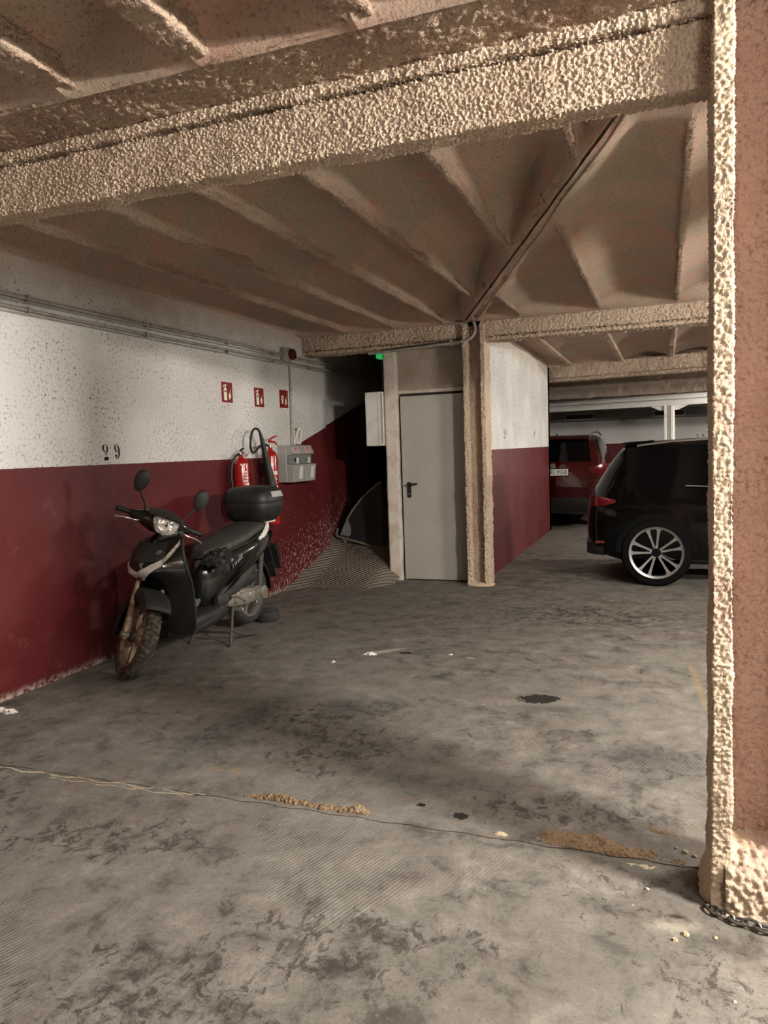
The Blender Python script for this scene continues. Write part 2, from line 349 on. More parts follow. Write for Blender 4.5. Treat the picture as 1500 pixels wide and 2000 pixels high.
def emit(name, col, st):
    m = bpy.data.materials.new(name); m.use_nodes = True; b = m.node_tree.nodes['Principled BSDF']
    b.inputs['Base Color'].default_value = (*col, 1); b.inputs['Emission Color'].default_value = (*col, 1); b.inputs['Emission Strength'].default_value = st; return m
M_GREEN = emit('exit_lamp_green', (0.03, 0.55, 0.14), 0.4)

# ================================================================ LAMPS (fluorescent battens hung under the ceiling)
def lamp(loc, length, along, strength, label, col=(1.0, 0.93, 0.84)):
    t = THING('fluorescent_lamp', label, 'lamp', loc, 0 if along == 'x' else PI / 2, 'fluorescent lamps of the garage')
    OB('housing', MB().box(-length / 2 - .03, length / 2 + .03, -.05, .05, .04, .09), M_WHITE, t, bevel=.005)
    for s in (-1, 1):
        OB('lamp_holder', MB().box(s * length / 2 - .012, s * length / 2 + .012, -.02, .02, -.02, .045), M_WHITE, t)
        OB('hanger', MB().tube([(s * length * .4, 0, .09), (s * length * .4, 0, 2.72 - loc[2])], .004, 6), M_CONDUIT, t)
    OB('tube', MB().lathe([(.018, -length / 2), (.018, length / 2)], axis='x', n=6, cap=False), emit('fluorescent_tube', col, strength), t)
    return t
lamp((2.75, 1.45, 2.52), .6, 'y', LAMP1, 'white tube lamp hanging behind the near sprayed column')
lamp((1.75, -.10, 2.52), 1.2, 'y', LAMP1B, 'white tube lamp hanging over the driving lane')
lamp((2.5, 4.6, 2.22), 1.5, 'x', LAMP2, 'white tube lamp hanging between the near and middle sprayed beams')
lamp((2.4, 14.0, 2.15), 1.2, 'x', LAMP3, 'white tube lamp hanging in the far bay by the white frame')
lamp((4.4, 10.5, 2.52), 1.2, 'y', LAMP4, 'white tube lamp hanging beyond the black car')

# ================================================================ STRUCTURE
ZR = 2.69
floor = OB('floor', MB().box(-3.74, 7.0, -4.0, 20.0, -0.2, 0.0), M_FLOOR, kind='structure', smooth=0)
OB('wall_left', MB().box(-3.95, -3.74, -4.0, 8.16, 0.0, 2.9), M_WALLL, kind='structure', smooth=0)
OB('wall_ramp_side', MB().box(-3.95, -3.78, 8.16, 20.0, 0.0, 2.9), M_WALLL, kind='structure', smooth=0)
OB('wall_right', MB().box(7.0, 7.2, -4.0, 20.0, 0.0, 2.9), M_DARKWALL, kind='structure', smooth=0)
OB('wall_front', MB().box(-3.95, 7.2, -4.2, -4.0, 0.0, 2.9), M_DARKWALL, kind='structure', smooth=0)
OB('wall_back', MB().box(-3.95, 7.2, 20.0, 20.2, 0.0, 2.9), M_WALL, kind='structure', smooth=0)
ceiling = OB('ceiling', MB().box(-3.95, 7.2, -4.2, 20.2, 2.9, 3.0), M_VAULT, kind='structure', smooth=0)
for (x0, x1, y0, y1) in ((-3.74, 7, -4, -0.9), (1.62, 7, -0.9, 2.46), (2.2, 7, 2.575, 7.62), (2.2, 7, 7.82, 20), (-3.74, 2.2, 13.1, 20)):
    OB('soffit', MB().box(x0, x1, y0, y1, ZR, 2.9), M_PLASTER, ceiling, smooth=0)

def vault(x0, x1, ylo, yhi, D, nx=26, ny=46, e=.14, e0=None):
    mb = MB(); rings = []
    for j in range(ny + 1):
        ring = []
        for i in range(nx + 1):
            t = i / nx; x = x0 + (x1 - x0) * t; a, b = ylo(x), yhi(x); b = max(b, a + .01)
            # denser rows near the closed ends
            s = j / ny; s = .5 - .5 * math.cos(PI * s); s = .5 * s + .5 * (j / ny); y = a + (b - a) * s
            k = min(1, (y - a) / (e0 or e), (b - y) / e); k = max(k, 0); k = k * k * (3 - 2 * k)
            ring.append((x, y, ZR + .012 - .026 * (1 - k) + D * (1 - abs(2 * t - 1) ** 2.0) * k))
        rings.append(ring)
    mb.loft(rings, cap=False, closed=False)
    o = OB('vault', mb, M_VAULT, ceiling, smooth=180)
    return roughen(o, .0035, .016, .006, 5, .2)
def rib(x, y0, y1, w=.095, seed=3, amp=.013, res=.013, drop=.0):
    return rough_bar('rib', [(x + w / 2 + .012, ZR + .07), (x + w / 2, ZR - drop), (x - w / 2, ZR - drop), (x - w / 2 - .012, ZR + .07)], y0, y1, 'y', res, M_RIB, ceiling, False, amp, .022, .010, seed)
def rough_slab(x0, x1, y0, y1, z, res, mat, seed, amp=.011):
    nx, ny = int((x1 - x0) / res), int((y1 - y0) / res); mb = MB()
    mb.loft([[(x0 + (x1 - x0) * i / nx, y1 - (y1 - y0) * j / ny, z) for i in range(nx + 1)] for j in range(ny + 1)], cap=False, closed=False)
    o = OB('soffit', mb, mat, ceiling, smooth=180); return roughen(o, amp, .022, .008, seed)
# bay over the camera
b1 = [-3.55, -3.0, -2.47, -1.93, -1.40, -.85, -.30, .25, .80, 1.35]
for i, x in enumerate(b1): rib(x, -.9, 2.24, .11, 30 + i, .017)
for a, b in zip([-3.74] + b1, b1 + [1.62]): vault(a, b, lambda x: -.9, lambda x: 2.20, .17, e=.15)
rough_slab(-3.74, 1.62, 2.185, 2.47, ZR - .004, .011, M_RIB, 41, .016)
# bay between the near and the middle beam; a sprayed diagonal brace splits it
XD = lambda y: -.117 - .391 * (y - 3.0)
YD = lambda x: 3.0 - (x + .117) / .391
left = [-3.2, -2.65, -2.1, -1.54, -.95, -.37]
for i, x in enumerate(left): rib(x, 2.95, min(7.62, YD(x) + .05), .034, 50 + i, .013)
for a, b in zip([-3.74] + left, left + [.16]): vault(a, b, lambda x: 3.0, lambda x: max(3.01, min(7.58, YD(x) - .02)), .175, e=.24)
right = [-1.33, -.58, .10, .80, 1.5]
for i, x in enumerate(right): rib(x, max(2.95, YD(x) - .05), 7.62, .034, 60 + i, .013)
for a, b in zip([-2.0] + right, right + [2.2]): vault(a, b, lambda x: min(7.5, max(3.02, YD(x) + .03)), lambda x: 7.58, .12, e=.24, e0=.8)
rough_slab(-3.74, 2.2, 2.565, 3.04, ZR, .013, M_RIB, 42)
P0, P1 = Vector((.05, 2.60, 0)), Vector((-1.80, 7.55, 0)); L = (P1 - P0).length; ang = math.atan2(P1.y - P0.y, P1.x - P0.x)
MD = Matrix.Translation(P0) @ Matrix.Rotation(ang, 4, 'Z')
rough_bar('brace', [(-.085, ZR + .035), (-.04, ZR + .004), (.03, ZR + .002), (.075, ZR + .03)], 0, L, 'x', .013, M_RIB, ceiling, False, .014, .024, .016, 71, MD)
OB('brace_cable', MB().tube([MD @ Vector((t * L / 24, -.02 + .008 * math.sin(t * 1.1), ZR - .012 - .003 * math.sin(t * 1.1))) for t in range(2, 25)], .0055, 6), M_CABLEB, ceiling)
# bay beyond the middle beam
b3 = [-1.45, -.66, .08, .80, 1.5]
for i, x in enumerate(b3): rib(x, 7.82, 12.75, .085, 80 + i, .009, .02)
for a, b in zip([-1.9] + b3, b3 + [2.2]): vault(a, b, lambda x: 7.86, lambda x: 12.7, .10, ny=36)
rough_slab(-3.74, -1.9, 7.82, 13.1, ZR, .05, M_RIB, 43)
rough_slab(-1.9, 2.2, 12.7, 13.1, ZR, .04, M_RIB, 44)

def beam(y0, y1, zb, x0, x1, res, label, crack, seed, amp=.011, zt=ZR + .03, mat=M_SPRAY, M=None, size=.0165):
    return rough_bar('beam', [(y0 - .013, zt), (y0 - .013, crack + .010), (y0 + .030, crack + .004), (y0 + .030, crack - .004), (y0, crack - .010), (y0, zb), (y1, zb), (y1, zt)], x0, x1, 'x', res, mat, None, False, amp, size, .006, seed, M, kind='structure', label=label)
beam(2.475, 2.575, 2.445, -3.74, .15, .0037, 'near ceiling beam with thick cream sprayed fireproofing', 2.635, 11, .0135, size=.0098)
beam(2.475, 2.575, 2.445, .40, 6.99, .05, None, 2.635, 12)
beam(7.62, 7.82, 2.49, -3.74, -1.87, .0085, 'sprayed beam above the dark ramp opening and grey door', 2.53, 13, .019, size=.024, mat=M_SPRAYF)
beam(7.62, 7.82, 2.49, -1.74, .9, .0085, 'sprayed beam between the middle column and the near column', 2.53, 14, .019, size=.024, mat=M_SPRAYF)
beam(7.62, 7.82, 2.49, 0.9, 6.99, .06, None, 2.53, 15)
A = math.atan2(-.5, 2.43)
beam(0, .2, 2.455, 0, 6.0, .018, 'third sprayed beam over the red car, tan and lumpy', 2.50, 16, .022, size=.035, mat=M_SPRAYF, M=Matrix.Translation((-1.95, 12.87, 0)) @ Matrix.Rotation(A, 4, 'Z'))
rough_bar('beam', [(0, 2.62), (0, 2.50), (-.03, 2.49), (-.03, 2.44), (0, 2.43), (0, 2.26), (.2, 2.26), (.2, 2.62)], 0, 5.5, 'x', .022, spray_mat('grey_spray', (.36, .30, .25), (.32, .26, .21), (.22, .17, .13)), None, False, .022, .04, .012, 17, Matrix.Translation((-2.6, 14.62, 0)) @ Matrix.Rotation(A * .4, 4, 'Z'), kind='structure', label='grey sprayed beam just above the white steel frame')

def hcol(xl, xr, y0, y1, t, z1, res, label, amp, flm, webm, seed, yw, tw=.05, z0=0.0, size=.0095):
    c = THING('column', label, None, (0, 0, 0), kind='structure')
    for k, (a, b) in enumerate(((xl, xl + t), (xr - t, xr))):
        rough_bar('flange', [(a, y0), (b, y0), (b, y1), (a, y1)], z0, z1, 'z', res, flm, c, True, amp, size, .005, seed + k)
    rough_bar('web', [(xl + t * .5, yw), (xr - t * .5, yw), (xr - t * .5, yw + tw), (xl + t * .5, yw + tw)], z0, z1, 'z', res, webm, c, True, amp * .9, .019, .012, seed + 5)
    return c
nc = hcol(.13, .415, 2.415, 2.67, .052, 2.72, .0042, 'near sprayed steel column with a chain round its foot', .0115, M_SPRAYC, M_SPRAYW, 21, 2.525)
def mound(name, prof, mat, parent, res=.012, amp=.008, seed=1, size=.018, z=0.0):
    """low lumpy ridge: prof = (x, y centre, half width, height)"""
    mb = MB(); rings = []; xs = [p[0] for p in prof]; n = max(4, int((xs[-1] - xs[0]) / res))
    for i in range(n + 1):
        x = xs[0] + (xs[-1] - xs[0]) * i / n; yc, hw, h = (float(np.interp(x, xs, [p[k] for p in prof])) for k in (1, 2, 3))
        m = 16; rings.append([(x, yc - hw * math.cos(PI * q / m), z - .004 + h * math.sin(PI * q / m) ** .7) for q in range(m + 1)])
    mb.loft(rings, cap=False, closed=False); o = OB(name, mb, mat, parent, smooth=180); return roughen(o, amp, size, amp * .6, seed, .05)
rough_bar('base_heap', [(2.54, .215), (2.49, .21), (2.44, .185), (2.40, .11), (2.375, .0)], .165, .385, 'x', .0055, M_SPRAYC, nc, False, .020, .017, .012, 25)
rough_bar('base_heap', [(2.45, .10), (2.415, .075), (2.39, .0)], .125, .19, 'x', .006, M_SPRAYC, nc, False, .012, .016, .006, 29)
mound('base_heap', [(.095, 2.52, .05, .03), (.11, 2.52, .08, .10), (.135, 2.52, .10, .16), (.15, 2.52, .10, .17)], M_SPRAYC, nc, .006, .010, 24, .016)
fc = hcol(-1.92, -1.695, 7.555, 7.80, .045, 2.66, .0085, 'middle sprayed steel column beside the grey door', .016, M_SPRAYF, M_SPRAYF, 26, 7.67, size=.022)
mound('base_heap', [(-1.95, 7.64, .03, .01), (-1.90, 7.63, .08, .05), (-1.80, 7.62, .09, .04), (-1.71, 7.63, .08, .05), (-1.66, 7.64, .03, .01)], M_SPRAY, fc, .012, .012, 27, .02)

# stair core with the grey door
OB('wall_core_right', MB().box(-1.95, -1.80, 7.80, 12.80, 0, 2.9), M_WALL, kind='structure', smooth=0)
OB('wall_core_left', MB().box(-2.83, -2.73, 7.92, 14.0, 0, 2.9), M_WALLL, kind='structure', smooth=0)
OB('wall_core_front', MB().box(-2.72, -1.80, 7.80, 7.92, 2.02, 2.9), M_PLASTER, kind='structure', smooth=0)
OB('wall_core_end', MB().box(-2.83, -1.80, 12.65, 12.80, 0, 2.9), M_WALL, kind='structure', smooth=0)
OB('wall_ramp_end', MB().box(-3.78, -2.73, 13.9, 14.1, 0, 2.9), M_PLASTER, kind='structure', smooth=0)
jm = rough_bar('trim_1', [(-2.835, 7.72), (-2.705, 7.74), (-2.705, 7.93), (-2.835, 7.93)], 0, 2.52, 'z', .02, M_JAMB, None, True, .003, .03, .006, 28, kind='structure')
jm['label'] = 'pale plastered door jamb beside the ramp'
OB('trim_2', MB().box(-2.705, -1.90, 7.775, 7.93, 2.022, 2.06), M_JAMB, kind='structure', bevel=.006)
d = OB('door_1', MB().box(-2.682, -1.94, 7.79, 7.83, .012, 1.996), M_DOOR, kind='structure', bevel=.003, label='plain grey metal door with a black lever handle')
OB('door_gap', MB().box(-2.706, -1.9, 7.835, 7.86, 0.0, 2.03), M_CRACK, d, smooth=0)
h = OB('handle_plate', MB().prism([(-2.604 + .021 * math.cos(a * PI / 12), (1.055 if a <= 12 else .925) + .021 * math.sin(a * PI / 12)) for a in range(24)], 7.776, 7.791, 'y'), M_BLACKP, d)
OB('lever', MB().tube([(-2.604, 7.78, 1.048), (-2.604, 7.735, 1.048), (-2.59, 7.73, 1.05), (-2.50, 7.733, 1.052)], .011, 8), M_BLACKP, h)
OB('lock_cylinder', MB().lathe([(.009, 7.765), (.009, 7.78)], c=(-2.604, 0, .945), axis='y', n=10), M_CHROME, h)
OB('latch', MB().box(-2.70, -2.665, 7.772, 7.792, 1.045, 1.065), M_CHROME, d)

# ramp
def ramp():
    mb = MB(); nx, ny = 30, 90; rings = []
    for j in range(ny + 1):
        y = 6.80 + (14.0 - 6.80) * (j / ny) ** 1.6; ring = []
        for i in range(nx + 1):
            x = -3.78 + (1.05) * i / nx; u = i / nx
            y0 = 6.92 + .27 * min(1, u / .2) + max(0, (u - .78) / .22) ** 2 * .40
            z = .275 * max(0, y - y0); z = z if y > y0 + .05 else max(0, z)
            ring.append((x, y, z - .003 if z <= 0 else z + .004))
        rings.append(ring[::-1])
    mb.loft(rings, cap=False, closed=False); return OB('ramp_floor', mb, M_RAMP, kind='structure', smooth=180, label='ribbed concrete ramp rising into the dark opening')
ramp()

# white steel frame in the far bay
fr = THING('portal_beam', 'white painted steel frame in the far bay', None, kind='structure')
MF = Matrix.Translation((-2.9, 16.18, 0)) @ Matrix.Rotation(math.atan2(-.7, 3.1), 4, 'Z')
def fpart(name, *boxes, m=M_STEELW):
    mb = MB()
    for b in boxes: mb.box(*b)
    mb.xf(MF); return OB(name, mb, m, fr, bevel=.004)
fpart('flange', (0, 6, -.06, .1, 2.262, 2.29)); fpart('flange', (0, 6, -.06, .1, 2.085, 2.125)); fpart('web', (0, 6, .0, .03, 2.12, 2.27))
fpart('seam', (0, 6, -.012, 0, 2.196, 2.204), m=M_CABLE)
fpart('post_flange', (2.955, 2.995, -.05, .11, 0, 2.09)); fpart('post_flange', (3.075, 3.12, -.05, .11, 0, 2.09)); fpart('post_web', (2.99, 3.08, .02, .04, 0, 2.09))
for a, b in ((2.955, 2.68), (3.12, 3.39)):
    fpart_poly = [(a, 2.09), (b, 2.09), (b + (a - b) * .25, 2.06), (a + (b - a) * .3, 2.0), (a, 2.0)]
    mb = MB().prism(fpart_poly, -.02, .06, 'y'); mb.xf(MF); OB('bracket', mb, M_STEELW, fr)
# duct on the far wall with two grilles
dt = THING('ventilation_duct', 'grey duct with two dark grilles along the far wall', 'duct', (-2.6, 19.9, 1.98))
OB('duct_body', MB().box(-.1, 5.5, -.25, .098, 0, .22), M_DUCT, dt, bevel=.008)
for x in (.24, 2.35):
    g = OB('grille', MB().box(x - .03, x + .70, -.262, -.245, .03, .19), M_GREYBOX, dt); OB('opening', MB().box(x, x + .67, -.268, -.255, .055, .165), M_CRACK, g)
    for k in range(4): OB('louvre', MB().box(x, x + .67, -.272, -.262, .068 + k * .025, .074 + k * .025), M_CABLE, g)
for x in (1.62, 4.3): OB('bracket', MB().box(x, x + .02, -.26, .09, -.02, .05), M_DUCT, dt)

# floor joint under the near beam: chalky broken edge, gap and lumps of old screed
def ribbon(name, pts, mat, z, parent=floor):
    mb = MB(); ring = []
    for x, y, w in pts: ring.append([(x, y - w, z), (x, y, z + .002), (x, y + w, z)])
    mb.loft(ring, cap=False, closed=False); return OB(name, mb, mat, parent, smooth=180)
rg = random.Random(3)
ribbon('joint_gap', [(-3.7 + i * .03, 2.625 + .006 * math.sin(i * .9) + rg.uniform(-.003, .003), rg.uniform(.0006, .0022)) for i in range(128)], M_CRACK, .0006)
M_CHALK = spray_mat('chalky_edge', (.60, .52, .38), (.55, .44, .27), (.33, .27, .20), .6)
ribbon('broken_edge', [(-2.96 + i * .012, 2.60 + .010 * math.sin(i * .35) + rg.uniform(-.003, .003) + .02 * (i / 95), max(.0004, rg.uniform(.001, .010) * (1 - .75 * i / 95))) for i in range(95)], M_CHALK, .0012)
ribbon('broken_edge', [(-2.62 + i * .012, 2.575 + .006 * math.sin(i * .5) + rg.uniform(-.002, .002) + .02 * (i / 60), max(.0003, rg.uniform(-.002, .005))) for i in range(60)], M_CHALK, .0012)
mound('screed_lump', [(-1.66, 2.665, .004, .002), (-1.60, 2.672, .014, .008), (-1.52, 2.685, .026, .022), (-1.46, 2.678, .020, .018), (-1.38, 2.672, .018, .007), (-1.30, 2.670, .020, .008), (-1.22, 2.672, .026, .014), (-1.16, 2.678, .030, .024), (-1.12, 2.672, .022, .016), (-1.09, 2.662, .004, .002)], M_RUBBLE, floor, .004, .015, 31, .011)
mound('screed_lump', [(-.61, 2.655, .004, .002), (-.585, 2.66, .014, .014), (-.56, 2.66, .014, .012), (-.54, 2.655, .004, .002)], M_CHALK, floor, .006, .006, 33, .012)
mound('screed_patch', [(-.54, 2.655, .004, .002), (-.46, 2.685, .032, .004), (-.40, 2.70, .062, .006), (-.30, 2.69, .062, .008), (-.24, 2.695, .066, .008), (-.16, 2.672, .046, .008), (-.10, 2.668, .042, .008), (0.0, 2.655, .024, .006), (.08, 2.64, .006, .002)], M_RUBBLE, floor, .0045, .009, 32, .011)
mound('screed_patch', [(-.36, 2.60, .003, .001), (-.28, 2.585, .020, .004), (-.22, 2.59, .014, .004), (-.14, 2.585, .012, .004), (-.06, 2.585, .016, .004), (.02, 2.60, .003, .001)], M_CHALK, floor, .007, .005, 34, .012)
mound('screed_patch', [(-.10, 2.86, .003, .001), (-.04, 2.85, .016, .004), (.04, 2.83, .020, .004), (.12, 2.81, .010, .003)], M_RUBBLE, floor, .007, .005, 35, .012)
for k, (x, y, s) in enumerate(((.06, 2.72, .010), (.09, 2.70, .008), (.03, 2.74, .006), (-.06, 2.45, .007), (.13, 2.255, .007), (.02, 2.21, .009), (.16, 2.0, .005), (-.1, 2.35, .004), (.05, 2.245, .012))):
    mb = MB(); q = random.Random(k)
    mb.loft([[(x + s * r * math.cos(a * 1.05) * q.uniform(.7, 1.2), y + s * r * math.sin(a * 1.05) * q.uniform(.7, 1.2), hh * s) for a in range(6)] for r, hh in ((1, -.1), (1.1, .3), (.6, .8))]); OB('screed_chip', mb, M_CHALK, floor, smooth=0)

# ================================================================ THINGS ON THE LEFT WALL
XW = -3.74
def wallM(y, z, off=.001, x=XW): return frame((x + off, y, z), (0, 1, 0), (0, 0, 1))      # local x = along the wall, y = up
def strokes(mb, segs, M, w=1.0):
    for pts in segs:
        L, R = [], []
        for i, (u, v, h) in enumerate(pts):
            a = pts[max(i - 1, 0)]; b = pts[min(i + 1, len(pts) - 1)]; dx, dy = b[0] - a[0], b[1] - a[1]; n = math.hypot(dx, dy) or 1
            L.append((u - dy / n * h / 2, v + dx / n * h / 2)); R.append((u + dy / n * h / 2, v - dx / n * h / 2))
        for i in range(len(pts) - 1):
            q = [L[i], L[i + 1], R[i + 1], R[i]]
            mb.add([M @ Vector((p[0] * w, p[1], 0)) for p in q], [(0, 3, 2, 1)])
def fine(pts, n=4):
    out = []
    for i in range(len(pts) - 1):
        p0, p1, p2, p3 = pts[max(i - 1, 0)], pts[i], pts[i + 1], pts[min(i + 2, len(pts) - 1)]
        for k in range(n):
            t = k / n; out.append(tuple(.5 * (2 * b + (c - a) * t + (2 * a - 5 * b + 4 * c - d) * t * t + (3 * b - a - 3 * c + d) * t ** 3) for a, b, c, d in zip(p0, p1, p2, p3)))
    return out + [pts[-1]]
G2 = [fine([(.18, .98, .03), (.08, .82, .13), (.10, .65, .11), (.23, .455, .03)]), fine([(.30, 1.0, .03), (.43, .85, .08), (.455, .69, .11), (.40, .49, .08), (.25, .29, .02)]), [(.08, .02, .04), (.54, .02, .04)], [(.11, .06, .06), (.53, .06, .06)], [(.15, .12, .08), (.52, .12, .08)], [(.18, .17, .05), (.48, .17, .05)], [(.47, .17, .02), (.51, .27, .02)]]
G9 = [fine([(.12, .98, .03), (.06, .82, .10), (.08, .69, .12), (.15, .54, .09), (.26, .55, .03)]), fine([(.24, 1.0, .03), (.37, .82, .09), (.42, .59, .14), (.42, .32, .11), (.32, .06, .03)]), fine([(.13, .36, .04), (.14, .29, .13), (.14, .20, .09), (.24, .05, .03)])]
G0 = [fine([(.20, .98, .03), (.08, .75, .11), (.06, .5, .13), (.08, .25, .11), (.20, .02, .03)]), fine([(.30, .98, .03), (.42, .75, .11), (.44, .5, .13), (.42, .25, .11), (.30, .02, .03)])]
def number(name, glyphs, M, size, gap, mat, parent=None, w=1.0, **kw):
    t = THING(name, kw['label'], kw['cat'], tuple(M.translation)); R_ = Matrix.Translation(-M.translation) @ M
    for i, g in enumerate(glyphs):
        mb = MB(); strokes(mb, [[(u * size + i * gap, v * size, h * size * 1.3) for u, v, h in s] for s in g], R_, w); OB('digit', mb, mat, t, smooth=0)
    return t
number('bay_number', [G2, G9], wallM(4.357, 1.424, .0015), .115, .125, M_STENCIL, w=1.0, label='dark stencilled number 29 above the scooter', cat='number')
def faded(y): return frame((-1.798, y, 1.515), (0, 1, 0), (0, 0, 1))
number('bay_number', [G2, G2[1:2]], faded(8.97), .115, .12, M_DIGIT2, label='faded number on the white core wall beside the middle column', cat='number')
number('bay_number', [G9[1:], G2[:2]], faded(11.10), .115, .12, M_DIGIT2, label='faded number on the core wall at its far corner', cat='number')
number('bay_number', [G2, G0], frame((.70, 19.995, 1.478), (1, 0, 0), (0, 0, 1)), .085, .115, M_DIGIT, label='small dark number 20 on the far grey wall', cat='number', w=1.1)

def sign(y, z, kind, label):
    t = THING('safety_sign', label, 'sign', (XW, y, z), 0, 'red fire safety signs')
    M = frame((.004, 0, 0), (0, 1, 0), (0, 0, 1)); s = .098
    OB('border', MB().box(0, .003, -s, s, -s, s), M_SIGNB, t)
    OB('plate', MB().box(.003, .0042, -s * .94, s * .94, -s * .94, s * .94), M_RED, t)
    def flat(name, poly, m, off=.0005, par=t):
        mb = MB(); mb.add([M @ Vector((p[0] * s, p[1] * s, off)) for p in poly], [tuple(range(len(poly)))]); return OB(name, mb, m, par, smooth=0)
    if kind == 'ext':
        b = flat('pictogram', [(-.55, -.75), (-.05, -.75), (-.05, .25), (-.12, .38), (-.22, .42), (-.38, .42), (-.48, .38), (-.55, .25)], M_SIGNW)
        flat('pictogram_head', [(-.38, .42), (-.22, .42), (-.2, .55), (-.05, .66), (-.1, .74), (-.3, .70), (-.55, .66), (-.7, .45), (-.62, .42), (-.5, .58), (-.36, .58)], M_SIGNW)
        flat('pictogram_label', [(-.44, .02), (-.16, .02), (-.16, .18), (-.44, .18)], M_RED, .001)
    else:
        flat('pictogram', [(-.32 + .30 * math.cos(a * PI / 10), .05 + .34 * math.sin(a * PI / 10)) for a in range(20)], M_SIGNW)
        flat('pictogram_label', [(-.32 + .10 * math.cos(a * PI / 6), .05 + .11 * math.sin(a * PI / 6)) for a in range(12)], M_RED, .001)
        flat('pictogram_hand', [(-.45, -.25), (-.2, -.25), (-.1, -.55), (-.5, -.5)], M_SIGNW)
    for k in range(3):
        mb = MB(); strokes(mb, [fine([((.28 + .10 * k) * s, (-.72 + .05 * k) * s, .01 * s), ((.35 + .12 * k) * s, (-.45 + .05 * k) * s, .13 * s), ((.30 + .10 * k) * s, (-.2 + .12 * k) * s, .12 * s), ((.50 + .10 * k) * s, (.12 + .12 * k) * s, .015 * s)])], M @ Matrix.Translation((0, 0, .0006))); OB('flame', mb, M_SIGNW, t, smooth=0)
sign(6.034, 2.0, 'ext', 'red fire extinguisher sign nearest the number 29'); sign(6.615, 1.985, 'ext', 'red fire extinguisher sign between the two other red signs'); sign(7.13, 1.995, 'button', 'red round alarm sign beside the vertical conduit')
# paper remnant under the middle sign
mb = MB(); mb.add([wallM(0, 0, .001) @ Vector(p) for p in ((6.64, 1.885, 0), (6.74, 1.885, 0), (6.735, 1.83, 0), (6.70, 1.835, 0), (6.69, 1.80, 0), (6.655, 1.83, 0))], [(0, 1, 2, 3, 4, 5)])
OB('paper_scrap', mb, M_WHITE, label='torn white paper remnant stuck under the middle red sign', cat='paper', smooth=0)

# conduits along the wall, with clips
for z, r, lab in ((2.446, .014, 'upper grey conduit running along the white wall'), (2.374, .012, 'lower grey conduit running along the white wall')):
    t = THING('wall_conduit', lab, 'conduit', (XW, 0, z), group='conduits along the left wall')
    OB('pipe', MB().tube([(.018, -3.9 + i * 1.0, .003 * math.sin(i * 2.1) + (.008 if i > 9 else 0)) for i in range(15)], r, 8), M_CONDUIT, t)
    for k, y in enumerate((3.75, 4.9, 6.05, 6.9, 7.75)):
        OB('clip', MB().box(.0, .036, y - .012, y + .012, -.019, .017), M_CONDUIT, t, bevel=.004)
    OB('second_pipe', MB().tube([(.012, -3.9 + i * 1.0, -.030 + .002 * math.sin(i * 1.7) + (.008 if i > 9 else 0)) for i in range(15)], .006, 6), M_CONDUIT, t)
OB('drop_conduit', MB().tube([(XW + .016, 7.275, 2.35), (XW + .016, 7.27, 2.0), (XW + .016, 7.245, 1.5)], .012, 8), M_CONDUIT, label='thin vertical conduit dropping to the grey call station', cat='conduit')
sr = THING('alarm_siren', 'grey alarm siren with a dark red round lens under the beam', 'siren', (XW, 7.16, 2.45))
OB('base', MB().box(.0, .07, -.07, .07, -.075, .075), M_GREYBOX, sr, bevel=.008)
OB('collar', MB().lathe([(.066, .06), (.068, .085), (.062, .092)], axis='x', n=20), M_GREYBOX, sr)
OB('lens', MB().lathe([(.058, .085), (.060, .115), (.052, .135), (.03, .142)], axis='x', n=20), M_SIREN, sr)

# fire extinguishers
def ext_body(t, r, zt, zb, labels):
    b = OB('cylinder', MB().lathe([(r * .9, zb), (r, zb + .02), (r, zt - r * .9), (r * .93, zt - r * .6), (r * .72, zt - r * .25), (r * .42, zt - .004), (.022, zt + .01), (.020, zt + .03)], n=28), M_EXT, t)
    for k, (z0, z1, a0, a1) in enumerate(labels):
        mb = MB(); n = 8; mb.loft([[((r + .0012) * math.cos(a0 + (a1 - a0) * i / n), (r + .0012) * math.sin(a0 + (a1 - a0) * i / n), z) for i in range(n + 1)] for z in (z0, z1)], cap=False, closed=False); OB('label_print', mb, M_LABEL, b)
    return b
e1 = THING('fire_extinguisher', 'shorter red powder extinguisher hanging on the wall behind the scooter', 'extinguisher', (-3.625, 6.03, 0), 0, 'fire extinguishers on the wall')
v0 = -1.25
lab = [(1.335, 1.350, v0 + .1, v0 + .35), (1.335, 1.350, v0 + .5, v0 + .75), (1.335, 1.350, v0 + .9, v0 + 1.1)]
rg = random.Random(5)
for k in range(7):
    z = 1.10 + .028 * k; lab.append((z, z + .016, v0 + .55 + rg.uniform(-.1, .1), v0 + .85 + rg.uniform(0, .5)))
lab += [(1.05, 1.075, v0 + .15, v0 + .4), (1.05, 1.07, v0 + .55, v0 + 1.3), (1.12, 1.30, v0 + .95, v0 + 1.1)]
ext_body(e1, .073, 1.405, .86, lab)
OB('valve', MB().lathe([(.018, 1.41), (.018, 1.45), (.012, 1.465)], n=12), M_CHROME, e1)
OB('grip_lever', MB().tube([(.03, .0, 1.445), (0, 0, 1.462), (-.01, .03, 1.475), (-.01, .075, 1.488)], [.006, .010, .010, .008], 8), M_BLACKP, e1)
OB('gauge', MB().lathe([(.014, .018), (.014, .03)], c=(0, 0, 1.428), axis='x', n=12), M_CHROME, e1)
OB('hose', MB().tube(fine([(0, -.02, 1.43), (.0, -.06, 1.43), (-.02, -.115, 1.36), (-.03, -.125, 1.22), (-.02, -.118, 1.05), (0, -.10, .92)]), .012, 8), M_BLACKP, e1)
OB('wall_bracket', MB().box(-.11, -.06, -.03, .03, 1.2, 1.34), M_CABLE, e1)
e2 = THING('fire_extinguisher', 'taller red gas extinguisher with a long black horn on the wall', 'extinguisher', (-3.625, 6.585, 0), 0, 'fire extinguishers on the wall')
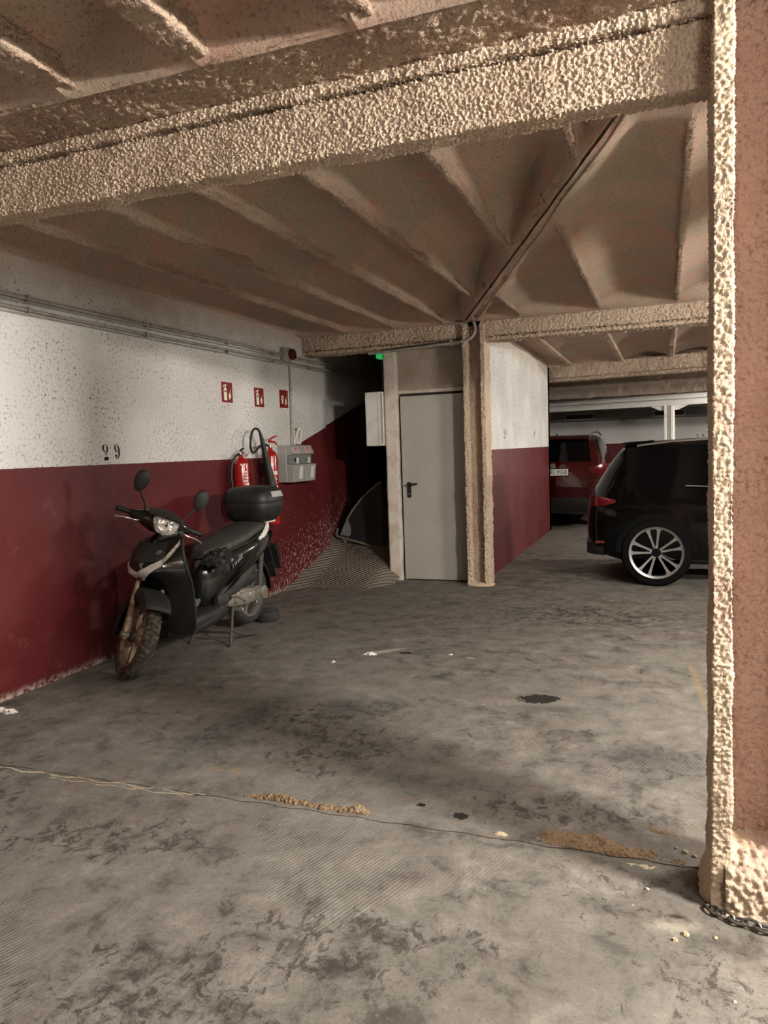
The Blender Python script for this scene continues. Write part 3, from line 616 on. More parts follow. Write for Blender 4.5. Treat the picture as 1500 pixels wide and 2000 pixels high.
lab = [(1.225, 1.262, v0 + .3, v0 + 1.25), (1.325, 1.337, v0 + .4, v0 + .6), (1.325, 1.337, v0 + .75, v0 + .95), (1.10, 1.118, v0 + .3, v0 + 1.3), (1.06, 1.088, v0 + .35, v0 + .6), (1.06, 1.10, v0 + .75, v0 + .85), (1.07, 1.085, v0 + .95, v0 + 1.3), (.96, 1.04, v0 + .3, v0 + 1.3)]
for k in range(4): lab.append((1.14 + .019 * k, 1.152 + .019 * k, v0 + .42 + rg.uniform(-.08, .08), v0 + .8 + rg.uniform(0, .35)))
ext_body(e2, .068, 1.465, .74, lab)
OB('valve', MB().lathe([(.016, 1.47), (.020, 1.50), (.014, 1.525)], n=12), M_CHROME, e2)
OB('grip_lever', MB().tube([(0, -.03, 1.545), (.01, .0, 1.55), (.03, .035, 1.545), (.035, .075, 1.52)], [.008, .011, .010, .007], 8), M_EXT, e2)
OB('squeeze_lever', MB().tube([(0, -.02, 1.555), (.01, .015, 1.58), (.03, .06, 1.598), (.035, .085, 1.600)], [.008, .010, .008, .006], 8), M_EXT, e2)
OB('hose', MB().tube(fine([(.0, -.02, 1.505), (.01, -.10, 1.515), (.025, -.24, 1.505), (.035, -.37, 1.447), (.035, -.415, 1.46), (.035, -.43, 1.52), (.035, -.405, 1.61), (.035, -.36, 1.66), (.035, -.30, 1.668), (.035, -.245, 1.635), (.035, -.225, 1.59)], 5), .011, 8), M_BLACKP, e2)
OB('horn', MB().tube([(.035, -.25, 1.64), (.037, -.225, 1.585), (.04, -.20, 1.50), (.055, -.13, 1.22), (.065, -.085, 1.02)], [.012, .018, .024, .042, .052], 16), M_BLACKP, e2)
OB('wall_bracket', MB().box(-.11, -.055, -.03, .03, 1.2, 1.34), M_CABLE, e2)

# grey call station with two modules
cs = THING('call_station', 'grey plastic double call station with printed labels on the wall', 'call station', (XW, 7.21, 1.13))
OB('back_box', MB().box(0, .10, -.27, .27, 0, .38), M_GREYBOX, cs, bevel=.006)
for k, y in enumerate((-.265, .005)):
    OB('hood', MB().prism([(.09, .265), (.155, .285), (.165, .295), (.125, .378), (.09, .382)], y + .002, y + .258, 'y'), M_GREYBOX, cs, bevel=.003)
    w = OB('window', MB().box(.095, .13, y + .006, y + .254, .185, .275), M_GREYBOXD, cs, bevel=.002)
    OB('call_button', MB().lathe([(.02, .128), (.018, .14)], c=(0, y + .13, .23), axis='x', n=14), M_BLACKP if k == 0 else mk('green_button', (.10, .22, .08), .4), w)
    OB('window_label', MB().box(.1301, .1312, y + .16, y + .22, .19, .25), M_WHITE, w)
    b = OB('tray', MB().prism([(.09, .0), (.165, .0), (.185, .18), (.09, .185)], y + .002, y + .258, 'y'), M_GREYBOX, cs, bevel=.003)
    mb = MB().box(0, .0012, y + .125, y + .205, 0, .13); mb.xf(Matrix.Translation((.171, 0, .03)) @ Matrix.Rotation(math.atan2(.02, .18), 4, 'Y')); OB('tray_label', mb, M_WHITE, b)
    mb = MB().box(0, .0012, y + .07, y + .18, 0, .06); mb.xf(Matrix.Translation((.162, 0, .302)) @ Matrix.Rotation(-math.atan2(.04, .083), 4, 'Y')); l_ = OB('hood_label', mb, M_WHITE if k == 0 else M_LABEL, cs)
    for q in range(3):
        mb = MB().box(0.0013, .002, y + .085, y + .165, .01 + q * .018, .02 + q * .018); mb.xf(Matrix.Translation((.162, 0, .302)) @ Matrix.Rotation(-math.atan2(.04, .083), 4, 'Y')); OB('print_line', mb, mk('red_print', (.45, .05, .05), .5), l_)
hk = THING('white_hook', 'white moulded hook above the grey call station', 'hook', (XW, 7.36, 1.52))
OB('plate', MB().box(0, .02, -.05, .05, 0, .15), M_WHITE, hk, bevel=.01)
OB('arch', MB().tube(fine([(.02, -.045, .06), (.05, -.045, .12), (.055, -.02, .165), (.055, .02, .165), (.05, .045, .12), (.03, .045, .0)]), .014, 8), M_WHITE, hk)
OB('cradle', MB().box(.02, .05, -.03, .03, 0.0, .05), M_WHITE, hk, bevel=.008)

# ================================================================ BY THE RAMP
wb = THING('wall_cabinet', 'white slim box hung on the core wall beside the door jamb', 'cabinet', (-2.845, 7.82, 1.475))
OB('body', MB().box(-.205, 0, -.13, .20, 0, .58), M_WHITE, wb, bevel=.01); OB('seam', MB().box(-.06, -.056, -.132, -.128, .01, .57), M_GREYBOX, wb); OB('hinge_strip', MB().box(-.02, -.004, -.134, -.126, .02, .56), M_GREYBOX, wb)
gl = THING('exit_lamp', 'small glowing green exit lamp under the beam', 'lamp', (-2.87, 7.70, 2.40))
OB('diffuser', MB().box(-.02, .02, -.05, .06, 0, .065), M_GREEN, gl, bevel=.006); OB('mount', MB().box(-.02, .02, -.03, .04, .065, .10), M_GREYBOX, gl)
OB('beam_conduit', MB().tube(fine([(-2.95, 7.60, 2.452), (-2.60, 7.575, 2.462), (-2.25, 7.565, 2.475), (-2.0, 7.55, 2.485), (-1.90, 7.535, 2.492), (-1.83, 7.53, 2.51), (-1.785, 7.53, 2.56), (-1.775, 7.53, 2.62), (-1.80, 7.53, 2.70)], 5), .014, 8), M_CONDUIT, label='grey conduit bending up to the ceiling at the middle column', cat='conduit')
OB('beam_cable', MB().tube(fine([(-2.80, 7.60, 2.478), (-2.4, 7.585, 2.492), (-2.06, 7.585, 2.512), (-1.95, 7.57, 2.515)]), .008, 6), M_CABLE, label='dark cable above the grey conduit on the middle beam', cat='cable')
for k, (x, y) in enumerate(((-2.862, 7.84), (-2.90, 7.87))):
    OB('drop_cable', MB().tube([(x, y, 2.46), (x - .002, y, 2.25), (x, y + .02, 2.03)], .010, 6), M_CABLE, label='dark cable dropping to the white box, ' + ('closer to the jamb' if k == 0 else 'farther from the jamb'), cat='cable')
OB('column_clip', MB().box(-2.05, -2.02, 7.55, 7.61, 2.462, 2.52), M_CONDUIT, label='metal clip holding the conduit left of the middle column', cat='clip', bevel=.004)
# curved framed panel leaning on the ramp
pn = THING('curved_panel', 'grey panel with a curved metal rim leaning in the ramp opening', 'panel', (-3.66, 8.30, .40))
c0 = Vector((.0, 0, .03)); tip = Vector((.50, .10, .66)); base = Vector((.56, -.06, -.14))
arc = fine([(0, 0, .03), (.10, .02, .25), (.24, .05, .44), (.38, .08, .57), (.50, .10, .66)], 5)
OB('curved_rim', MB().tube([tuple(p) for p in arc], .013, 8), M_ALU, pn)
OB('base_rail', MB().tube(fine([(-.05, .03, .10), (-.055, 0, .05), (-.03, -.01, .01), (.02, -.015, .0), (.28, -.04, -.06), (.56, -.06, -.14)], 4), .015, 8), M_ALU, pn)
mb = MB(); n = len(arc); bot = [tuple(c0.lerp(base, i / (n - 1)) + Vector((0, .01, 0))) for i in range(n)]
mb.loft([[p, (p[0], p[1] + .012, p[2]), (q[0], q[1] + .012, q[2]), q] for p, q in zip(arc, bot)]); OB('sheet', mb, mk('shaded_sheet', (.012, .012, .013), .5), pn)  # sheet coloured near black for the shade of the opening
OB('lit_corner', MB().prism([(.02, .03), (.045, .12), (.10, .21), (.13, .12), (.13, .0)], .0, .004, 'y'), mk('lit_sheet', (.20, .21, .22), .6), pn)  # lit wedge of the sheet, put in as a paler piece
OB('lower_plate', MB().prism([(0, 0), (.10, -.03), (.05, -.075)], -.005, .01, 'y'), M_DUCT, pn)

# ================================================================ SMALL THINGS ON THE FLOOR
def tissue(loc, sx, sy, h, label, seed, group='scraps of white paper on the floor'):
    q = random.Random(seed); mb = MB(); n, m = 12, 10
    mb.loft([[(sx * (i / n - .5) * (1 + .3 * math.sin(j * 1.3 + seed)), sy * (j / m - .5) * (1 + .35 * math.sin(i * .9 + seed)), max(.001, h * (q.uniform(.1, 1)) * (1 - (2 * i / n - 1) ** 4) * (1 - (2 * j / m - 1) ** 4))) for i in range(n + 1)] for j in range(m + 1)], cap=False, closed=False)
    o = OB('paper_scrap', mb, M_PAPER, None, smooth=30, label=label, cat='paper', group=group); o.location = loc; o.rotation_euler = (0, 0, seed)
    return o
tissue((-3.57, 3.22, 0), .14, .055, .025, 'crumpled white tissue on the floor by the red wall', 0)
tissue((-1.95, 4.86, 0), .075, .05, .02, 'crumpled white scrap in the middle of the empty bay', 3)
tissue((-2.13, 4.62, 0), .05, .02, .008, 'tiny flat white scrap on the floor nearest the bigger scrap', 5)
tissue((-1.40, 4.98, 0), .035, .025, .006, 'tiny pale scrap on the floor beyond the oil drip', 2)
# chain round the foot of the near column
ch = THING('floor_chain', 'dirty steel chain lying round the near column foot', 'chain', (0, 0, 0))
pts = [(.118, 2.395), (.145, 2.362), (.178, 2.347), (.212, 2.336), (.246, 2.326), (.280, 2.318), (.314, 2.316), (.348, 2.318), (.382, 2.325)]
for i in range(len(pts) - 1):
    a, b = Vector((*pts[i], .012)), Vector((*pts[i + 1], .012)); c = (a + b) / 2; d_ = (b - a).normalized(); sd = Vector((-d_.y, d_.x, 0)) if i % 2 == 0 else (Vector((-d_.y, d_.x, 0)) * .5 + Vector((0, 0, .85)))
    ring = []
    for k in range(17):
        t = k * 2 * PI / 16; ring.append(c + d_ * .026 * math.cos(t) + sd * .0145 * math.sin(t))
    OB('link', MB().tube(ring, .0042, 7, cap=False), M_CHAIN, ch)

# ================================================================ SCOOTER (local: x forward, y to its left, z up)
sc = THING('motor_scooter', 'black motor scooter with a rear top box on its centre stand', 'scooter', (-3.24, 5.38, 0), -PI / 2)
def ring(x, zc, hw, hh, p=2.6, n=20, yc=0.0):
    out = []
    for k in range(n):
        a = 2 * PI * k / n; c, s = math.cos(a), math.sin(a)
        out.append((x, yc + hw * math.copysign(abs(c) ** (2 / p), c), zc + hh * math.copysign(abs(s) ** (2 / p), s)))
    return out
def loftx(secs, **k): return MB().loft([ring(*s, **k) for s in secs])
def tyre(c, R, w, h, n=40):
    m = 14; prof = [(R - h + h * math.cos(2 * PI * k / m) * 1.0, w * math.sin(2 * PI * k / m)) for k in range(m + 1)]
    return MB().lathe(prof, c, 'y', n, cap=False)
TH = math.radians(57); AX0 = Vector((1.39, 0, .27)); AXD = Vector((-.45, 0, .893)).normalized()
ST = Matrix.Translation(AX0) @ Matrix.Rotation(TH, 4, AXD) @ Matrix.Translation(-AX0)
def SOB(name, mb, mat, parent=sc, steer=False, **k):
    if steer: mb.xf(ST)
    return OB(name, mb, mat, parent, **k)
def wheel(name, c, R, w, rimR, steer, rimmat, tmat, spokes=5):
    wh = SOB(name, tyre(c, R, w, .037), tmat, sc, steer)
    r = SOB('rim', MB().lathe([(rimR, -w * .8), (rimR - .018, -w * .8), (rimR - .03, -w * .35), (rimR - .03, w * .35), (rimR - .018, w * .8), (rimR, w * .8)], c, 'y', 36, cap=False), rimmat, wh, steer)
    for k in range(spokes):
        a = k * 2 * PI / spokes + .3; d = Vector((math.sin(a), 0, math.cos(a))); s_ = Vector((d.z, 0, -d.x)); mb = MB(); C = Vector(c); rg_ = []
        for q, (rr, hw, th) in enumerate(((.03, .020, .026), (.09, .014, .020), (rimR - .04, .018, .018), (rimR - .012, .036, .022))):
            P = C + d * rr; rg_.append([P + s_ * hw + Vector((0, th, 0)), P - s_ * hw + Vector((0, th, 0)), P - s_ * hw - Vector((0, th, 0)), P + s_ * hw - Vector((0, th, 0))])
        mb.loft(rg_); SOB('spoke', mb, rimmat, wh, steer)
    SOB('hub', MB().lathe([(.02, -.06), (.04, -.05), (.042, .05), (.02, .06)], c, 'y', 18), M_CABLE, wh, steer)
    return wh
FA = (1.41, 0, .272)
fw = wheel('front_wheel', FA, .272, .050, .206, True, M_RUST, M_DUSTY)
mb = MB()
for k in range(46):
    a = k * 2 * PI / 46
    for s_, off in ((-1, 0), (1, .07)):
        aa = a + off; d = Vector((math.sin(aa), 0, math.cos(aa))); tg = Vector((d.z, 0, -d.x)); P = Vector(FA) + d * .264 + Vector((0, s_ * .024, 0)); sk = tg * .011 + Vector((0, s_ * .006, 0)); wv = Vector((0, s_ * .017, 0)) - d * .004 - tg * .006
        mb.loft([[P + sk + wv, P + sk - wv, P - sk - wv, P - sk + wv], [P + sk * .8 + wv * .9 + d * .004, P + sk * .8 - wv * .9 + d * .006, P - sk * .8 - wv * .9 + d * .006, P - sk * .8 + wv * .9 + d * .004]])
SOB('tread', mb, M_DUSTY, fw, True, smooth=0, kind='stuff')
SOB('brake_disc', MB().lathe([(.05, .066), (.115, .066), (.115, .071), (.05, .071)], FA, 'y', 28), M_CHROME, fw, True)
rw = wheel('rear_wheel', (0, 0, .305), .262, .056, .200, False, M_CHROME, M_RUBBER)
for s_ in (-1, 1):
    up = AXD
    f = SOB('fork_leg', MB().tube([Vector(FA) + Vector((0, s_ * .088, 0)) + up * t for t in (-.03, .0, .10, .22, .36)], [.014, .021, .021, .019, .016], 12), M_RUST if s_ < 0 else M_ALU, sc, True)
    SOB('axle_clamp', MB().lathe([(.024, .066 * s_), (.024, .112 * s_), (.016, .118 * s_)], FA, 'y', 12), M_ALU, f, True)
SOB('brake_caliper', MB().box(1.27, 1.34, .07, .115, .26, .34), M_BLACKP, sc, True, bevel=.01)
mb = MB(); rgs = []
for k in range(19):
    a = math.radians(-112 + k * 150 / 18); e = .55 + .45 * math.sin(PI * min(1, max(0, (k + 1.5) / 20))) ** .6; prof = [(.215 + .03 * (1 - e), -.086), (.25, -.090), (.292, -.080), (.305, -.05), (.309, 0), (.305, .05), (.292, .080), (.25, .090), (.215 + .03 * (1 - e), .086)]
    rgs.append([(FA[0] + r * math.sin(a), h, FA[2] + r * math.cos(a) + .012) for r, h in prof])
mb.loft(rgs, cap=False, closed=False); fd = SOB('front_mudguard', mb, M_GREYP, sc, True); md = fd.modifiers.new('thickness', 'SOLIDIFY'); md.thickness = .006

# apron
AP = [(.19, .15, 1.08, .99), (.22, .175, 1.12, 1.0), (.32, .20, 1.15, 1.03), (.45, .215, 1.18, 1.055), (.55, .225, 1.205, 1.08), (.605, .228, 1.25, 1.10), (.64, .228, 1.31, 1.12), (.68, .222, 1.355, 1.135), (.73, .212, 1.345, 1.14), (.80, .195, 1.275, 1.125), (.86, .165, 1.19, 1.08), (.895, .135, 1.13, 1.05), (.905, .11, 1.10, 1.04)]
def ap(z, t):
    zs = [a[0] for a in AP]; w, N, E = (float(np.interp(z, zs, [a[k] for a in AP])) for k in (1, 2, 3))
    return Vector((E + (N - E) * (1 - abs(t) ** 2.1), w * t, z))
rgs = []
for z in np.linspace(.19, .905, 40):
    fr_ = [ap(z, t / 12) for t in range(-12, 13)]; bx = min(fr_[0].x, fr_[-1].x) - .035
    rgs.append(fr_ + [Vector((bx, fr_[-1].y * .96, z)), Vector((bx - .03, 0, z)), Vector((bx, fr_[0].y * .96, z))])
apr = SOB('apron', MB().loft(rgs), M_GLOSS, sc)
def patch(name, cols, mat, off=.005, parent=apr):
    """band on the apron: cols = (t, z centre, half height)"""
    mb = MB(); rr = []
    for t, z, h in cols:
        row = []
        for k in range(5):
            zz = z - h + 2 * h * k / 4; p = ap(zz, t); q = ap(zz, t + .01) - p; u = ap(zz + .004, t) - p; nn = q.cross(u).normalized(); row.append(p + nn * off)
        rr.append(row)
    mb.loft(rr, cap=False, closed=False); return SOB(name, mb, mat, parent)
vs = lambda t: .655 + .085 * min(1, abs(t) / .62) + max(0, abs(t) - .62) * .34
patch('white_chevron', [(t / 20, vs(t / 20), .034 - .016 * abs(t / 20) / .6) for t in range(-12, 13)], M_WHITE)
for s_ in (-1, 1): patch('indicator_strip', [(s_ * (.60 + .36 * k / 8), vs(.60 + .36 * k / 8), .020 - .004 * k / 8) for k in range(9)], M_LENS)
patch('emblem', [(t / 100, .652, .012 - abs(t) * .001) for t in range(-8, 9, 2)], mk('emblem_red', (.20, .02, .015), .5), .008)
patch('upper_panel', [(t / 20, .805, .055) for t in range(-13, 14)], M_GREYP, .003)
SOB('shield_edge', MB().tube([ap(z, 1.0) + Vector((-.006, .002, 0)) for z in np.linspace(.24, .86, 16)], .010, 8), M_GREYP, apr)
SOB('shield_edge', MB().tube([ap(z, -1.0) + Vector((-.006, -.002, 0)) for z in np.linspace(.24, .86, 16)], .010, 8), M_GREYP, apr)
def on_apron(t, z, off=.007):
    p = ap(z, t); q = (ap(z, t + .02) - p).normalized(); u = (ap(z + .01, t) - p).normalized(); return frame(tuple(p + q.cross(u).normalized() * off), q, u)
TXT('lettering', '125', .03, M_LABEL, on_apron(.50, .80) @ Matrix.Rotation(.9, 4, 'Z'), apr)

# body
SOB('floorboard', loftx([(1.06, .265, .12, .05), (1.0, .265, .165, .052), (.85, .275, .175, .045), (.68, .285, .17, .045), (.55, .31, .15, .06)], p=4), M_GREYP, sc)
SOB('belly', loftx([(1.12, .24, .05, .05), (1.05, .215, .11, .045), (.9, .21, .13, .05), (.7, .22, .13, .05), (.5, .26, .12, .06), (.32, .30, .10, .06)], p=3), M_BLACKP, sc)
SOB('inner_shield', loftx([(1.03, .56, .17, .28), (.98, .54, .15, .26), (.94, .50, .10, .20)], p=3), M_BLACKP, sc)
SOB('side_panel', loftx([(.74, .47, .04, .12), (.70, .48, .10, .17), (.60, .51, .14, .19), (.45, .55, .165, .18), (.25, .61, .175, .155), (.05, .665, .168, .12), (-.15, .71, .14, .09), (-.30, .745, .10, .055), (-.38, .76, .05, .03)], p=3.0, n=28), M_GLOSS, sc)
for k in range(3):
    pts = [(.62 - .36 * i / 10 - k * .06, .158 + .022 * math.sin(PI * i / 10), .40 + k * .05 + .15 * i / 10) for i in range(11)]
    SOB('panel_crease', MB().tube(pts, [.003 + .007 * math.sin(PI * i / 10) for i in range(11)], 6), M_GLOSS, sc)
SOB('lower_fairing', loftx([(.66, .36, .02, .03), (.58, .38, .035, .07), (.40, .43, .035, .07), (.22, .49, .03, .05), (.08, .53, .015, .02)], p=3, yc=.135), M_GREYP, sc)
SOB('seat', loftx([(.66, .705, .05, .03), (.60, .715, .105, .045), (.48, .735, .145, .05), (.30, .765, .160, .055), (.18, .785, .160, .060), (.08, .815, .158, .055), (-.04, .835, .150, .050), (-.16, .842, .125, .045), (-.22, .84, .07, .03)], p=2.8, n=28), M_SEAT, sc)
SOB('seat_piping', MB().tube(fine([(.56, .135, .70), (.40, .160, .722), (.2, .168, .745), (.05, .163, .785), (-.15, .135, .815)]), .006, 6), M_GREYP, sc)
TXT('lettering', 'Tweet', .065, M_DIGIT2, frame((.42, .182, .625), (-1, 0, .42), (.42, 0, 1)), sc, shear=.25)
SOB('tail_lamp', loftx([(-.36, .755, .05, .03), (-.40, .75, .045, .022)], p=3), M_TAILR, sc)
for s_ in (-1, 1):
    SOB('grab_rail', MB().tube(fine([(.02, s_ * .150, .745), (-.06, s_ * .155, .785), (-.13, s_ * .145, .835), (-.20, s_ * .10, .86)]), [.010] * 3 + [.016] * 10, 8, flat=1.6), M_WHITE, sc)
SOB('rack_plate', MB().box(-.33, -.05, -.12, .12, .855, .872), M_WHITE, sc, bevel=.006)
def planring(z, hx, hy, p=3.6, n=36, xc=-.18):
    out = []
    for k in range(n):
        a = 2 * PI * k / n; c, s = math.cos(a), math.sin(a); out.append((xc + hx * math.copysign(abs(c) ** (2 / p), c), hy * math.copysign(abs(s) ** (2 / p), s), z))
    return out
bx = SOB('top_box', MB().loft([planring(*a) for a in ((.868, .10, .12), (.880, .145, .165), (.915, .178, .195), (.965, .196, .215), (1.015, .204, .224), (1.022, .203, .223))]), M_BLACKP, sc, smooth=50)
ld = SOB('box_lid', MB().loft([planring(*a) for a in ((1.026, .203, .223), (1.034, .207, .227), (1.07, .204, .224), (1.115, .192, .210), (1.145, .172, .19), (1.162, .14, .155), (1.168, .07, .08))]), M_BLACKP, bx, smooth=50)
SOB('seam_strip', MB().loft([planring(1.020, .2045, .2245), planring(1.030, .2045, .2245)]), M_GREYP, bx)
mb = MB(); P = [planring(z, hx + .002, hy + .002) for z, hx, hy in ((1.075, .203, .223), (1.10, .197, .216), (1.122, .187, .205))]; mb.loft([r[8:14] for r in P], cap=False, closed=False); SOB('reflector', mb, mk('grey_reflector', (.42, .42, .40), .25), bx)
# rear hardware
SOB('transmission_case', loftx([(.50, .335, .018, .045), (.44, .335, .034, .066), (.30, .325, .040, .070), (.14, .315, .038, .062), (.04, .31, .036, .060), (-.02, .31, .028, .050), (-.06, .31, .012, .030)], p=3, yc=.125), M_ALU, sc)
for k, (x, z, r) in enumerate(((.40, .335, .050), (.0, .31, .055), (.22, .325, .03))): SOB('case_cover', MB().lathe([(r, .150), (r * .97, .168), (r * .6, .174)], (x, 0, z), 'y', 20), M_ALU, sc)
SOB('case_rib', MB().tube([(.36, .168, .37), (.2, .170, .365), (.05, .168, .355)], .008, 6), M_ALU, sc)
SOB('air_box', loftx([(.36, .42, .02, .03), (.30, .43, .04, .045), (.16, .44, .04, .045), (.06, .45, .03, .035), (.02, .45, .015, .02)], p=3, yc=.115), M_BLACKP, sc)
mb = MB(); rgs = []
for k in range(11):
    a = math.radians(-95 + k * 11); rgs.append([(r * math.sin(a), h, .305 + r * math.cos(a)) for r, h in ((.255, -.08), (.285, -.065), (.29, 0), (.285, .065), (.255, .08))])
mb.loft(rgs, cap=False, closed=False); hg = SOB('rear_mudguard', mb, M_BLACKP, sc); hg.modifiers.new('thickness', 'SOLIDIFY').thickness = .005
SOB('shock_absorber', MB().tube([(-.02, .11, .33), (-.08, .11, .66)], .022, 10), M_CABLE, sc)
mb = MB().box(-.006, .006, -.095, .095, -.11, .11); mb.xf(Matrix.Translation((-.40, 0, .54)) @ Matrix.Rotation(.35, 4, 'Y')); pl = SOB('plate_holder', mb, M_BLACKP, sc)
mb = MB().box(-.02, -.008, -.10, .10, -.06, .10); mb.xf(Matrix.Translation((-.40, 0, .56)) @ Matrix.Rotation(.35, 4, 'Y')); SOB('licence_plate', mb, M_GREYP, pl)
mb = MB().box(-.005, .005, -.075, .075, -.16, .16); mb.xf(Matrix.Translation((-.33, 0, .52)) @ Matrix.Rotation(.35, 4, 'Y')); SOB('splash_flap', mb, M_BLACKP, sc)
SOB('exhaust', MB().tube([(.45, -.13, .24), (.2, -.16, .24), (-.05, -.17, .28), (-.30, -.17, .34)], [.02, .04, .055, .045], 12), M_BLACKP, sc)
# centre stand
st = SOB('centre_stand', MB().tube([(.53, -.17, .095), (.53, .17, .095)], .010, 8), M_CABLE, sc)
for s_ in (-1, 1):
    SOB('stand_leg', MB().tube([(.43, s_ * .13, .27), (.52, s_ * .165, .11), (.555, s_ * .175, .014)], .0115, 8), M_CABLE, st)
    SOB('stand_foot', MB().box(.53, .585, s_ * .175 - .012, s_ * .175 + .012, 0, .014), M_CABLE, st, bevel=.003)
SOB('stand_tang', MB().tube([(.50, .17, .10), (.40, .20, .055), (.27, .235, .035), (.235, .245, .042)], [.008, .008, .008, .011], 8), M_CABLE, st)
SOB('foot_peg', MB().tube([(.40, .12, .25), (.40, .20, .25)], .016, 8), M_ALU, sc)
SOB('kick_start', MB().tube([(.30, .165, .30), (.46, .18, .37), (.52, .185, .375)], .010, 8), M_ALU, sc)

# steering head: cowl, lamp, grips, levers, mirrors
H = Vector((.965, 0, .965))
def cowl(y, rx, rz, fx=0, fz=0): return [(H.x + fx + rx * math.cos(a) * 1.0, y, H.z + fz + rz * math.sin(a)) for a in [2 * PI * k / 20 for k in range(20)]]
cw = SOB('handlebar_cowl', MB().loft([cowl(y, *a) for y, a in ((-.22, (.028, .026, -.02, .0)), (-.17, (.040, .040, -.01, .0)), (-.125, (.060, .056, .0, .0)), (-.08, (.092, .078, .015, .004)), (0, (.108, .090, .022, .008)), (.08, (.092, .078, .015, .004)), (.125, (.060, .056, .0, .0)), (.17, (.040, .040, -.01, .0)), (.22, (.028, .026, -.02, .0)))]), M_GLOSS, sc, True, smooth=60)
def lampface(k, dx):
    pts = [(-.092, .045), (-.05, .055), (.05, .055), (.092, .045), (.088, .0), (.06, -.05), (0, -.064), (-.06, -.05), (-.088, .0)]
    return [(H.x + dx - abs(y) ** 2 * 2.6 - (z + .06) * .30 * 1.0, y * k, H.z + .002 + z * k) for y, z in pts]
SOB('headlamp', MB().loft([lampface(1.0, .07), lampface(1.0, .150), lampface(.92, .160), lampface(.5, .166)]), M_LENS, cw, True, smooth=60)
SOB('visor', MB().loft([[(H.x + x, y, H.z + z) for x, z in ((.10 - 2.4 * y * y, .060 - 1.2 * y * y), (.155 - 3.2 * y * y, .066 - 1.2 * y * y), (.10 - 2.4 * y * y, .098 - 2.2 * y * y), (.0, .096 - 2.0 * y * y))] for y in [(-.12 + .24 * k / 12) for k in range(13)]]), M_GREYP, cw, True, smooth=60)
for s_ in (-1, 1):
    SOB('switch_block', MB().lathe([(.030, s_ * .185), (.034, s_ * .198), (.030, s_ * .215)], (H.x - .025, 0, H.z), 'y', 14), M_BLACKP, cw, True)
    g = SOB('grip', MB().lathe([(.018, s_ * .212), (.019, s_ * .305), (.022, s_ * .309), (.016, s_ * .316)], (H.x - .03, 0, H.z), 'y', 14), M_BLACKP, cw, True)
    SOB('brake_lever', MB().tube(fine([(H.x + .02, s_ * .15, H.z - .025), (H.x + .045, s_ * .195, H.z - .03), (H.x + .04, s_ * .25, H.z - .033), (H.x + .025, s_ * .305, H.z - .045), (H.x + .02, s_ * .315, H.z - .050)]), [.009] * 4 + [.006] * 12 + [.008], 8), M_CHROME, cw, True)
    stem = SOB('mirror_stem', MB().tube(fine([(H.x - .01, s_ * .145, H.z + .03), (H.x - .005, s_ * .145, H.z + .075), (H.x - .02, s_ * .18, H.z + .125), (H.x - .04, s_ * .205, H.z + .155)]), .0075, 8), M_BLACKP, cw, True)
    C = Vector((H.x - .05, s_ * .222, H.z + .228)); mb = MB(); rgs = []
    for k in range(9):
        a = -PI / 2 + PI * k / 8; q = max(.04, math.cos(a)); rgs.append([(C.x + .026 * math.sin(a), C.y + s_ * .02 * 0 + .052 * q * math.cos(b) * (1 + .12 * math.sin(b)), C.z + .080 * q * math.sin(b)) for b in [2 * PI * j / 20 for j in range(20)]])
    mb.loft(rgs); SOB('mirror_head', mb, M_GREYP, stem, True, smooth=60)
SOB('steering_shroud', loftx([(1.06, .89, .06, .04), (1.0, .89, .08, .05), (.93, .88, .06, .045)], p=3), M_BLACKP, sc)

# things left on and by the scooter
bt = THING('plastic_bottle', 'clear plastic bottle with a blue cap on the scooter footboard', 'bottle', (-3.165, 4.52, .345), math.radians(108))
OB('bottle_body', MB().lathe([(.028, -.10), (.033, -.09), (.033, -.03), (.030, -.01), (.033, .01), (.033, .05), (.024, .085), (.013, .105), (.013, .115)], (0, 0, .034), 'x', 20), M_BOTTLE, bt); OB('cap', MB().lathe([(.016, .112), (.016, .130), (.012, .133)], (0, 0, .034), 'x', 16), M_BLUE, bt)
q = random.Random(9); mb = MB(); n, m = 16, 12
mb.loft([[(-.10 + .22 * i / n + q.uniform(-.006, .006), -.06 + .20 * j / m + q.uniform(-.006, .006), max(0, .030 - .10 * max(0, i / n - .45) - .10 * max(0, j / m - .6)) + q.uniform(0, .028) - .10 * max(0, j / m - .72) * 2) for i in range(n + 1)] for j in range(m + 1)], cap=False, closed=False)
bg = OB('plastic_bag', mb, M_BAG, None, smooth=40, label='crumpled black plastic sheet draped over the scooter seat front', cat='bag'); bg.location = (-3.095, 4.72, .672); bg.rotation_euler = (0, .35, -PI / 2)
# ribbed rubber disc lying behind the rear wheel
rp = THING('rubber_wheel', 'small black ribbed rubber wheel lying behind the scooter', 'wheel', (-3.21, 5.66, .050), .5)
rp.scale = (.76, .76, .80)
OB('tread_ring', MB().lathe([(.03, -.058), (.115, -.055), (.132, -.035), (.136, 0), (.132, .035), (.115, .055), (.03, .058)], n=32), M_RUBBER, rp)
for k in range(22):
    a = k * 2 * PI / 22; OB('lug', MB().tube([(.128 * math.cos(a), .128 * math.sin(a), -.045), (.138 * math.cos(a + .1), .138 * math.sin(a + .1), 0), (.128 * math.cos(a + .2), .128 * math.sin(a + .2), .045)], .007, 5), M_GREYP, rp)
for k in range(6): OB('groove_rib', MB().box(-.10, .10, -.085 + k * .031, -.070 + k * .031, .055, .066), M_GREYP, rp, bevel=.003)

